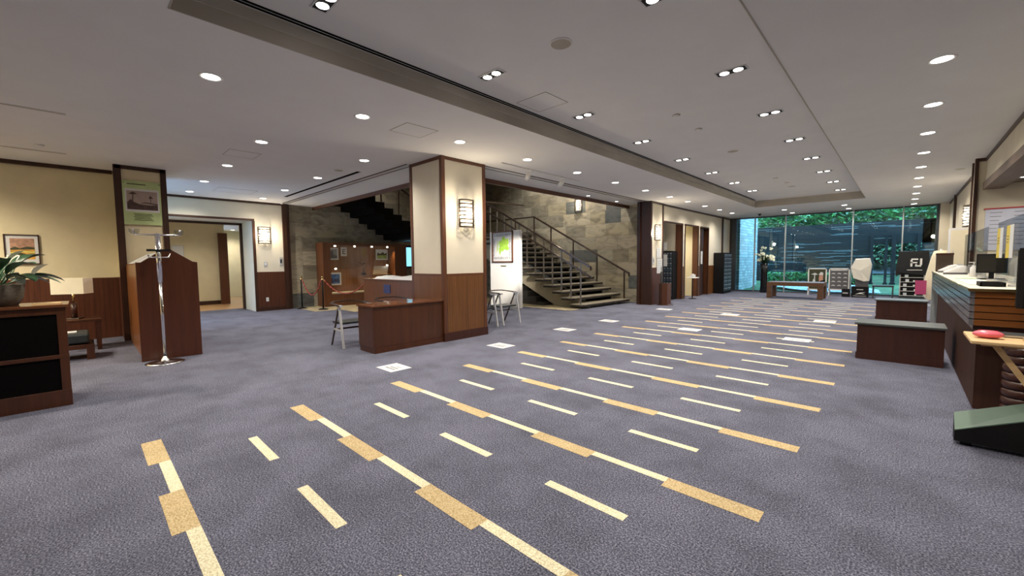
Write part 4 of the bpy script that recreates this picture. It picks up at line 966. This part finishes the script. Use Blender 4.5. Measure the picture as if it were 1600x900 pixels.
def shoe(x, y, rz, label):
    t = thing('golf_shoe', label, 'shoe', (x,y,1.17), rz, 'white shoes on the reception top')
    # local: length along x
    t.scale = (.95,1,1.45)
    sole = [(-.14,-.035),(-.08,-.045),(.04,-.042),(.12,-.04),(.15,0),(.12,.04),(.04,.042),(-.08,.045),(-.14,.035)]
    MB().prism(sole,'z',0,.022).build('sole','ink',t)
    mb = MB(); secs = [(-.14,.03,.09),(-.10,.04,.105),(-.03,.042,.10),(.04,.042,.075),(.10,.04,.05),(.145,.025,.035)]
    n = 10; vs = []
    for x_, w_, h_ in secs:
        for i in range(n): a = PI*i/(n-1); vs.append((x_, w_*math.cos(a), .022+(h_-.022)*math.sin(a)))
    mb.add(vs,[(j*n+i,j*n+i+1,(j+1)*n+i+1,(j+1)*n+i) for j in range(len(secs)-1) for i in range(n-1)]+[list(range(n)),list(range(5*n,6*n))],0,True); mb.build('upper','white',t)
    mb = MB(); [mb.box(.0+.02*k,.008+.02*k,-.02,.02,.085-.009*k,.094-.009*k) for k in range(4)]; mb.build('laces','paper_white',t)
shoe(.62,11.2,PI+.15,'white sports shoe on the counter, farther one beside the brown box'); shoe(.63,10.0,PI+.1,'white sports shoe on the counter, nearer one')
t = thing('shoe_box', 'dark brown upright display box behind the white shoes', 'box', (.60,11.75,1.173)); MB().box(-.13,.10,-.1,.1,0,.36).build('body','bronze',t); MB().box(-.135,.105,-.105,.105,.33,.365).build('lid','wood_dark',t)
def monitor(x, y, w, h, rz, z, label, nm='desk_monitor'):
    t = thing(nm, label, 'monitor', (x,y,z), rz, 'monitors on the reception counter')
    MB().box(-.01,.02,-w/2,w/2,.08,.08+h).build('housing','black',t,bevel=.004); MB().box(-.014,-.01,-w/2+.015,w/2-.015,.095,.065+h).build('panel','black_gloss',t)
    MB().box(.0,.03,-.02,.02,0,.12).build('neck','black',t); MB().box(-.08,.10,-.10,.10,0,.012).build('foot','black',t)
monitor(.80,7.86,.26,.24,1.25,1.172,'small black monitor seen from behind at the middle of the counter')
monitor(1.02,6.6,.3,.3,.9,1.172,'dark screen near the yellow cards at the close end of the counter')
for k, (y0, y1, lb) in enumerate(((8.3,11.1,'long clear acrylic screen along the far half of the counter'),(5.9,7.5,'clear acrylic screen with yellow cards at the near counter'))):
    t = thing('acrylic_screen', lb, 'partition', (.80,0,1.172), group='acrylic screens on the reception counter')
    MB().box(-.003,.003,y0,y1,.01,.68).build('sheet','acrylic',t); mb = MB()
    for y in (y0+.1,y1-.1): mb.box(-.08,.08,y-.015,y+.015,0,.02)
    mb.build('foot','silver',t)
for k, (y, lb) in enumerate(((7.25,'yellow and white card hung on the acrylic screen, farther one'),(6.65,'yellow and white card hung on the acrylic screen, nearer one'))):
    t = thing('menu_card', lb, 'card', (.79,y,1.60), group='yellow cards on the acrylic screen')
    MB().box(-.004,0,-.20,.16,-.16,.18).build('sheet','paper_white',t); MB().box(-.006,-.004,-.02,.16,-.16,.18).build('yellow_panel','yellow',t); mb=MB(); [mb.box(-.007,-.006,.03,.11,.0+.03*k_,.012+.03*k_) for k_ in range(3)]; mb.build('print_lines','ink',t)
def bottle(x, y, label, h=.2):
    t = thing('pump_bottle', label, 'bottle', (x,y,1.17), group='white bottles on the counter'); MB().lathe((0,0,0),[(0,0),(.035,0),(.038,.01),(.038,h*.65),(.015,h*.8),(.015,h*.85)],16).build('body','white',t); mb=MB(); mb.tube((0,0,h*.85),(0,0,h),.008); mb.box(-.05,.012,-.01,.01,h,h+.015); mb.build('pump','paper_white',t)
bottle(.74,8.9,'white pump bottle beside the small black monitor'); bottle(.70,10.2,'white pump bottle behind the nearer shoe',.16); bottle(.93,7.1,'tall white pump bottle behind the near acrylic screen',.30)
mt = thing('wall_poster', 'large white timetable poster with red top edge on the office wall', 'poster', (1.10,12.2,1.98))
MB().box(.02,1.3,-.012,0,-.40,.40).build('sheet','poster_board',mt); MB().box(.0,1.3,-.02,0,.39,.415).build('top_rail','red',mt)
mb = MB(); random.seed(9)
for cx_ in range(4):
    for r_ in range(9): mb.box(.08+.3*cx_,.08+.3*cx_+random.uniform(.1,.22),-.0135,-.012,.32-.075*r_,.328-.075*r_)
mb.build('print_lines','ink',mt)
t = thing('storage_cabinet', 'tall white cabinet behind the far end of the counter', 'cabinet', (.88,13.6,0)); MB().box(-.15,.22,-.25,.25,0,2.1).build('body','white',t,bevel=.004); MB().box(-.14,.21,-.262,-.25,1.3,2.05).build('door','lamp_shade',t); MB().box(-.14,.21,-.262,-.25,.1,1.25).build('door','lamp_shade',t); MB().tube((-.10,-.275,1.5),(-.10,-.275,1.62),.008).build('handle','silver',t)
t = thing('draped_display', 'display rack under a cream cloth with a magenta card', 'display rack', (.80,17.6,0)); 
mb = MB(); n = 26; rows = [(1.66,.12),(1.64,.18),(1.5,.24),(1.15,.32),(.8,.40),(.5,.40),(.22,.36)]; vs=[]
for z, r_ in rows:
    for i in range(n): a = 2*PI*i/n; rr = r_*(1+.10*math.sin(a*7+z*2)); vs.append((rr*math.cos(a)*.8, rr*math.sin(a)*.8, z+.05*math.sin(a*3) if z<1.6 else z))
mb.add(vs,[(j*n+i,j*n+(i+1)%n,(j+1)*n+(i+1)%n,(j+1)*n+i) for j in range(len(rows)-1) for i in range(n)]+[list(range(n))],0,True); mb.build('cloth','cream_cloth',t)
MB().tube((0,0,0),(0,0,1.70),.03).build('stand','silver',t); MB().box(-.25,.25,-.25,.25,0,.03).build('base','silver',t)
MB().box(-.52,-.28,-.36,-.35,.36,.78).build('magenta_card','magenta',t)

# ---- near right corner: wooden tray, black monitor, wedge
t = thing('folding_tray', 'pale wooden tray shelf with a diagonal brace at the counter end', 'shelf', (0,0,0))
MB().box(.375,1.05,4.42,4.95,.825,.85).build('board','light_wood',t,bevel=.006)
MB().bar((.50,4.53,.82),(.72,4.53,.45),.03,.035).build('brace','light_wood',t); MB().box(.69,.73,4.50,4.56,.0,.825).build('upright','light_wood',t); MB().box(.44,.95,4.55,4.60,.80,.825).build('rail','light_wood',t); MB().tube((.66,4.6,.85),(.68,4.6,.90),.03,.012).build('peg','light_wood',t)
t = thing('pink_pouch', 'glossy pink pouch lying on the wooden tray shelf', 'pouch', (.475,4.62,.852)); MB().ball((0,0,.028),.07,18,10,0,(1.15,.8,.42)).build('body','pink',t); MB().bar((-.05,0,.055),(.05,.01,.053),.006,.006).build('zip','red',t)
t = thing('document_folder', 'dark flat folder on the tray behind the pink pouch', 'folder', (.62,4.83,.852)); MB().box(-.14,.16,-.10,.07,0,.02).build('cover','black_leather',t); MB().box(-.135,.155,-.105,-.10,.004,.016).build('pages','fascia',t)
t = thing('kiosk_monitor', 'large black monitor on a pole at the edge of the counter end', 'monitor', (.715,5.14,0))
mb = MB(); mb.box(-.02,.02,-.15,.30,1.05,1.52); o=mb.build('housing','black',t,bevel=.006); o.rotation_euler=(0,0,-.35); o=MB().box(-.026,-.02,-.14,.29,1.07,1.50).build('panel','black_gloss',t); o.rotation_euler=(0,0,-.35)
MB().tube((.05,0,.06),(.05,0,1.2),.02).build('pole','black',t); MB().box(-.08,.2,-.12,.16,0.0,.03).build('foot','black',t)
t = thing('wedge_box', 'black wedge box with sloping grey green lid at the counter foot', 'box', (0,0,0))
def wz(x, a, b): return a+(b-a)*(x-.33)/.34
mb = MB(); x0, x1, ya, yb = .335, .95, 4.62, 4.74
mb.add([(x0,ya,.03),(x1,ya,.03),(x1,ya,wz(x1,.11,.265)),(x0,ya,wz(x0,.11,.265)),(x0,yb,.03),(x1,yb,.03),(x1,yb,wz(x1,.21,.355)),(x0,yb,wz(x0,.21,.355))],
 [(0,1,2,3),(5,4,7,6),(0,4,5,1),(1,5,6,2),(4,0,3,7),(3,2,6,7)],0); mb.build('case','black',t)
mb = MB(); L_ = .004
mb.add([(x0,ya-.002,wz(x0,.115,.27)),(x1,ya-.002,wz(x1,.115,.27)),(x1,yb,wz(x1,.22,.365)),(x0,yb,wz(x0,.22,.365)),(x0,ya-.002,wz(x0,.107,.262)),(x1,ya-.002,wz(x1,.107,.262)),(x1,yb,wz(x1,.21,.355)),(x0,yb,wz(x0,.21,.355))],[(0,1,2,3),(4,7,6,5),(0,4,5,1),(1,5,6,2),(2,6,7,3),(3,7,4,0)],0); mb.build('lid','green_panel',t)
for x_ in (.40,.88): MB().tube((x_-.03,4.66,.025),(x_+.03,4.66,.025),.025,n=12).build('caster','black',t)

# ================================================================== FAR END FURNITURE
bn = thing('long_bench', 'long brown wooden bench table standing before the garden window', 'bench', (0,0,0))
MB().box(-3.74,-2.02,18.0,18.9,.46,.60).build('top','wood_mid',bn,bevel=.006)
for x in (-3.66,-2.10):
    for y in (18.08,18.82): MB().box(x-.08,x+.08,y-.08,y+.08,0,.46).build('leg','wood_mid',bn)
bpy.context.view_layer.update()
vs_ = thing('flower_vase', 'tall black vase with white flower arrangement by the window', 'vase', (-4.42,20.7,0))
MB().lathe((0,0,0),[(0,0),(.15,0),(.16,.02),(.13,.3),(.13,.9),(.17,1.28),(.15,1.28),(.11,1.2),(0,1.2)],24).build('vase','black_gloss',vs_)
random.seed(21)
for k in range(26):
    a = random.uniform(0,2*PI); sp_ = random.uniform(.05,.42); h = 1.42+random.random()*.75*(1-sp_*.9); tip = Vector((math.cos(a)*sp_, math.sin(a)*sp_*.7, h))
    mb = MB(); mb.tube((0,0,1.2), tip, .006, .004, 5, 0)
    big = k < 8
    if big: tip.z = 1.38+random.random()*.22
    for q in range(12 if big else 7): mb.ball(tip+Vector([random.uniform(-1,1)*(.07 if big else .05) for _ in range(3)]), random.uniform(.03,.05) if big else .028, 6, 4, 1)
    mb.build('flower', ['leaf','petal'], vs_)
mb = MB()
for k in range(60):
    a = random.uniform(0,2*PI); leaf_mesh(mb, (0,0,1.25), a, random.uniform(.3,1.4), random.uniform(.25,.6), .022, .5)
mb.build('greenery','leaf',vs_)
def aboard(x0, x1, y, zb, shapes, mats, label, cat='board'):
    t = thing('poster_stand', label, cat, ((x0+x1)/2, y, 0), group='white framed poster stands'); w = (x1-x0)/2
    mb = MB()
    for a,b,c_,d in ((-w,w,1.04,1.08),(-w,w,zb,zb+.05),(-w,-w+.04,0,1.08),(w-.04,w,0,1.08)): mb.box(a,b,-.02,.02,c_,d)
    mb.build('frame','white',t); mb = MB(); mb.box(-w+.04,w-.04,-.008,.008,zb+.05,1.04,0); flat(mb,(-w+.04,-.0085,zb+.05),(2*w-.08,0,0),(0,0,.99-zb),shapes,(0,-1,0)); mb.build('poster',mats,t)
    mb = MB(); mb.bar((-w+.02,.02,1.0),(-w+.02,.4,0),.03,.02); mb.bar((w-.02,.02,1.0),(w-.02,.4,0),.03,.02); mb.build('rear_leg','silver',t)
aboard(-2.78,-2.17,20.3,.20,[([(.62,.35),(.6,.6),(.66,.75),(.78,.78),(.86,.66),(.84,.5),(.95,.38)],2),([(.58,.72),(.7,.86),(.84,.84),(.88,.72),(.7,.70)],1),([(.5,.3),(1,.3),(1,.48),(.7,.42)],3),([(.12,.74),(.35,.82),(.55,.74),(.35,.7)],4),([(.3,.5),(.38,.5),(.36,.75),(.32,.75)],4),([(.2,.3),(.4,.3),(.38,.48),(.26,.5)],1)],['dark_green','paper_white','skin','black','sky_print'],'white framed poster stand with a picture of a capped golfer')
random.seed(4); sh = []
for r_ in range(4):
    for q in range(3):
        x_ = .06+.32*q; y_ = .15+.2*r_; sh.append(([(x_,y_),(x_+.1,y_+.07),(x_+.22,y_+.05),(x_+.24,y_),(x_+.1,y_+.02)],1))
sh.append((rc(.05,.93,.95,.98),1))
aboard(-2.11,-1.47,20.3,.22,sh,['ink','paper_white'],'white framed poster stand with black sheet of small product pictures')
t = thing('small_black_box', 'small black carton on the floor beside the poster stand', 'box', (-1.56,20.1,0)); MB().box(-.11,.13,-.1,.04,0,.30).build('carton','black',t,bevel=.004); MB().box(-.08,.08,-.102,-.1,.12,.17).build('printed_mark','ink_pale',t)
cv = thing('covered_rack', 'display rack under a white dust cover on a black printed base', 'display rack', (-1.14,20.2,0))
MB().box(-.24,.24,-.2,.2,0,.40).build('base_box','black',cv,bevel=.004); MB().box(-.14,.22,-.16,.16,.40,.66).build('carton','ink',cv)
mb = MB(); mb.add([(-.16,-.22,1.42),(.18,-.22,1.44),(.24,.2,1.46),(-.18,.2,1.44),(-.28,-.24,1.12),(.30,-.24,1.24),(.30,.22,1.2),(-.28,.22,1.1),(-.20,-.25,.72),(.10,-.25,.60),(.24,-.2,.62),(.24,.22,.6),(-.2,.22,.7),(.0,-.26,1.0)],
 [(0,1,2,3),(0,4,5,1),(1,5,6,2),(2,6,7,3),(3,7,4,0),(4,8,9,13),(4,13,5),(13,9,10,5),(5,10,11,6),(6,11,12,7),(7,12,8,4)],0); mb.build('cover','white_cloth',cv)
mb = MB(); flat(mb,(-.24,-.201,0),(.48,0,0),(0,0,.4),[([(.2,.25),(.5,.45),(.85,.5),(.6,.38),(.85,.30),(.45,.33)],0),(rc(.3,.7,.7,.76),0),(rc(.1,.12,.9,.15),0)],(0,-1,0)); mb.build('printed_logo','white',cv)
sl = thing('black_stool', 'low black backless stool with thin legs by the window', 'stool', (-.50,19.9,0)); MB().box(-.29,.29,-.2,.2,.42,.48).build('seat','black_leather',sl,bevel=.02)
for sx in (-.26,.26):
    for sy in (-.17,.17): MB().box(sx-.02,sx+.02,sy-.02,sy+.02,0,.42).build('leg','dark_grey',sl)
fj = thing('branded_shoe_rack', 'shoe rack half covered by a black cloth with white letters FJ', 'display rack', (.24,20.35,0))
mb = MB(); mb.box(-.32,-.29,-.25,.25,0,1.6); mb.box(.29,.32,-.25,.25,0,1.6); mb.box(-.32,.32,.23,.25,0,1.6); mb.build('side_panels','silver',fj)
MB().box(-.29,.29,-.235,.23,.10,1.6).build('back_box','black',fj)
for k in range(6): MB().box(-.29,.29,-.29,-.236,.12+.16*k,.132+.16*k).build('shelf','white',fj)
MB().box(-.32,.32,-.27,.25,0,.10).build('base','dark_grey',fj)
mb = MB(); mb.add([(-.36,-.3,1.68),(.38,-.3,1.70),(.38,.28,1.70),(-.30,.28,1.70),(-.44,-.32,.95),(.46,-.32,.92),(.46,.3,.95),(-.40,.3,1.0),(-.42,-.31,.80),(-.28,-.29,.88),(.30,-.29,.86),(.46,-.31,.70)],
 [(0,1,2,3),(0,4,9,10,5,1),(1,5,11,6,2),(2,6,7,3),(3,7,4,0),(4,8,9),(5,10,11)],0); o=mb.build('black_cover','black_cloth',fj)
mb = MB(); Z0, H_ = 1.15, .28
def lb_(x0,x1,z0,z1): mb.box(x0-.06,x1-.06,-.325,-.318,Z0+z0*H_,Z0+z1*H_)
lb_(.0,.05,0,.85); lb_(.02,.19,.82,1); lb_(0,.17,.42,.58); lb_(.235,.29,.2,1); lb_(.15,.27,0,.18); lb_(.12,.165,.0,.30)
mb.build('letters','white',fj); MB().box(-.14,.24,-.322,-.316,1.02,1.04).build('letter_line','white',fj)
random.seed(8)
for k in range(9):
    z = .135+.16*(k//2 if k<8 else 4); x_ = -.18+.22*(k%2)+random.uniform(-.03,.03)
    t = thing('shoe_card', ['pale square price card','white ball shaped tag'][k%2]+f' on the {["lowest","second lowest","middle","fourth","top"][min(4,k//2)]} shelf of the shoe rack'+(' edge' if k==8 else ''), 'card', (.27+x_,20.083,z), group='cards on the shoe rack')
    if k%2==0: MB().box(-.045,.045,-.004,.004,.001,.09).build('card','sky_print',t)
    else: MB().ball((0,0,.03),.029,10,8).build('ball','white',t)

# ================================================================== FAR LEFT WALL FURNITURE
def drawers(x0, x1, y0, y1, h, cols, rows, face, label, mats=('black','locker'), handles=True):
    """face '+x': drawer fronts look to +x ; '-y': fronts look to -y"""
    t = thing('drawer_cabinet', label, 'cabinet', (0,0,0), group='dark pigeonhole cabinets'); MB().box(x0,x1,y0,y1,0,h).build('body',mats[0],t,bevel=.003)
    for r_ in range(rows):
        for c_ in range(cols):
            z0 = .12+(h-.16)*r_/rows; z1 = .12+(h-.16)*(r_+1)/rows-.02
            if face == '-y':
                a = x0+.03+(x1-x0-.04)*c_/cols; b = x0+.03+(x1-x0-.04)*(c_+1)/cols-.02
                d = MB().box(a,b,y0-.012,y0,z0,z1).build('drawer',mats[1],t)
                if handles: MB().box(a+.02,b-.02,y0-.022,y0-.012,z1-.035,z1-.02).build('handle','silver',d)
            else:
                a = y0+.03+(y1-y0-.04)*c_/cols; b = y0+.03+(y1-y0-.04)*(c_+1)/cols-.02
                d = MB().box(x1,x1+.012,a,b,z0,z1).build('drawer',mats[1],t)
                if handles: MB().box(x1+.012,x1+.022,a+.03,b-.03,z1-.045,z1-.03).build('handle','silver',d)
    return t
drawers(-6.72,-6.13,15.0,15.4,1.80,5,9,'-y','dark blue pigeonhole cabinet inside the first wall opening')
drawers(-6.28+.32,-5.55,18.95,20.0,1.76,2,10,'+x','tall dark drawer cabinet standing against the far side wall')
for k, (x, y, z, w, h, lb) in enumerate(((-5.93,13.34,1.71,.17,.33,'upper pale notice stack on the narrow pillar'),(-5.93,13.40,1.27,.20,.50,'lower pale notice sheet on the narrow pillar'))):
    t = thing('wall_notice', lb, 'notice', (x,y,z), group='notices on the pillar'); MB().box(0,.008,-w,w,-h/2,h/2).build('sheet','paper_white',t); mb=MB(); [mb.box(.008,.009,-w+.05,w-.05,-h/2+.05+.07*q,-h/2+.06+.07*q) for q in range(int(h/.08))]; mb.build('print_lines','ink_pale',t)
t = thing('call_button', 'small grey switch plate on the narrow pillar', 'switch', (-5.95,12.97,1.45)); MB().box(0,.012,-.05,.05,-.12,.12).build('plate','silver',t); MB().box(.012,.016,-.02,.02,-.05,.05).build('button','ink',t)
for k, (x, y, z, lb) in enumerate(((-6.42,14.98,1.98,'small white paper above the pigeonhole cabinet'),(-6.40,14.975,1.45,'white paper taped on the pigeonhole cabinet front'))):
    t = thing('paper_note', lb, 'notice', (x,y,z), group='white paper notes'); MB().box(-.07,.07,-.004,0,-.22 if k else -.14,.22 if k else .14).build('sheet','paper_white',t); MB().box(-.04,.04,-.005,-.004,0,.012).build('print_line','ink_pale',t)
t = thing('door_notice', 'white paper on the dark door in the third opening', 'notice', (-5.99,17.50,1.55)); MB().box(0,.006,-.13,.13,-.26,.26).build('sheet','paper_white',t); MB().box(.006,.007,-.08,.08,.1,.11).build('print_line','ink_pale',t)
mb = MB(); mb.box(-6.08,-6.04,17.36,17.9,0,2.75); struct('door_2', mb, 'trim')
us = thing('umbrella_stand', 'square dark wood umbrella stand on a round plate by the pillar', 'umbrella stand', (-5.62,13.15,0))
MB().lathe((0,0,0),[(0,0),(.26,0),(.26,.02),(0,.02)],24).build('base_plate','wood_dark',us)
mb = MB()
for x0,x1,y0,y1 in ((-.14,.14,-.15,-.13),(-.14,.14,.13,.15),(-.14,-.12,-.13,.13),(.12,.14,-.13,.13)): mb.box(x0,x1,y0,y1,.02,.70)
mb.build('box','trim_red',us); MB().box(-.14,-.04,-.152,-.15,.02,.70).build('edge_strip','trim',us)
t = thing('umbrella', 'dark furled umbrella leaning in the wooden stand', 'umbrella', (-5.70,13.1,.03)); MB().tube((0,0,0),(-.03,0,1.05),.015,.03).build('canopy','black_cloth',t); MB().tube((-.03,0,1.05),(-.035,0,1.22),.008).build('shaft','black',t)
st_ = thing('pedestal_table', 'small white topped pedestal table beside the yellow lit opening', 'table', (-5.72,15.85,0)); MB().box(-.17,.17,-.2,.2,.78,.81).build('top','white',st_,bevel=.004); MB().tube((0,0,.02),(0,0,.78),.018).build('pole','black',st_); MB().lathe((0,0,0),[(0,.0),(.14,0),(.13,.02),(0,.025)],20).build('base','black',st_)
t = thing('tissue_box', 'white box standing on the small pedestal table', 'box', (-5.72,15.88,.81)); MB().box(-.06,.06,-.1,.1,0,.10).build('carton','paper_white',t); MB().ball((0,0,.10),.03,10,6).build('tissue','white',t)
t = thing('framed_silhouette', 'small white framed picture in the yellow lit room', 'picture', (-7.5,16.5,1.78)); MB().box(0,.02,-.2,.2,-.24,.24).build('frame','white',t); MB().box(.02,.023,-.05,.05,-.08,.08).build('figure_print','ink',t)
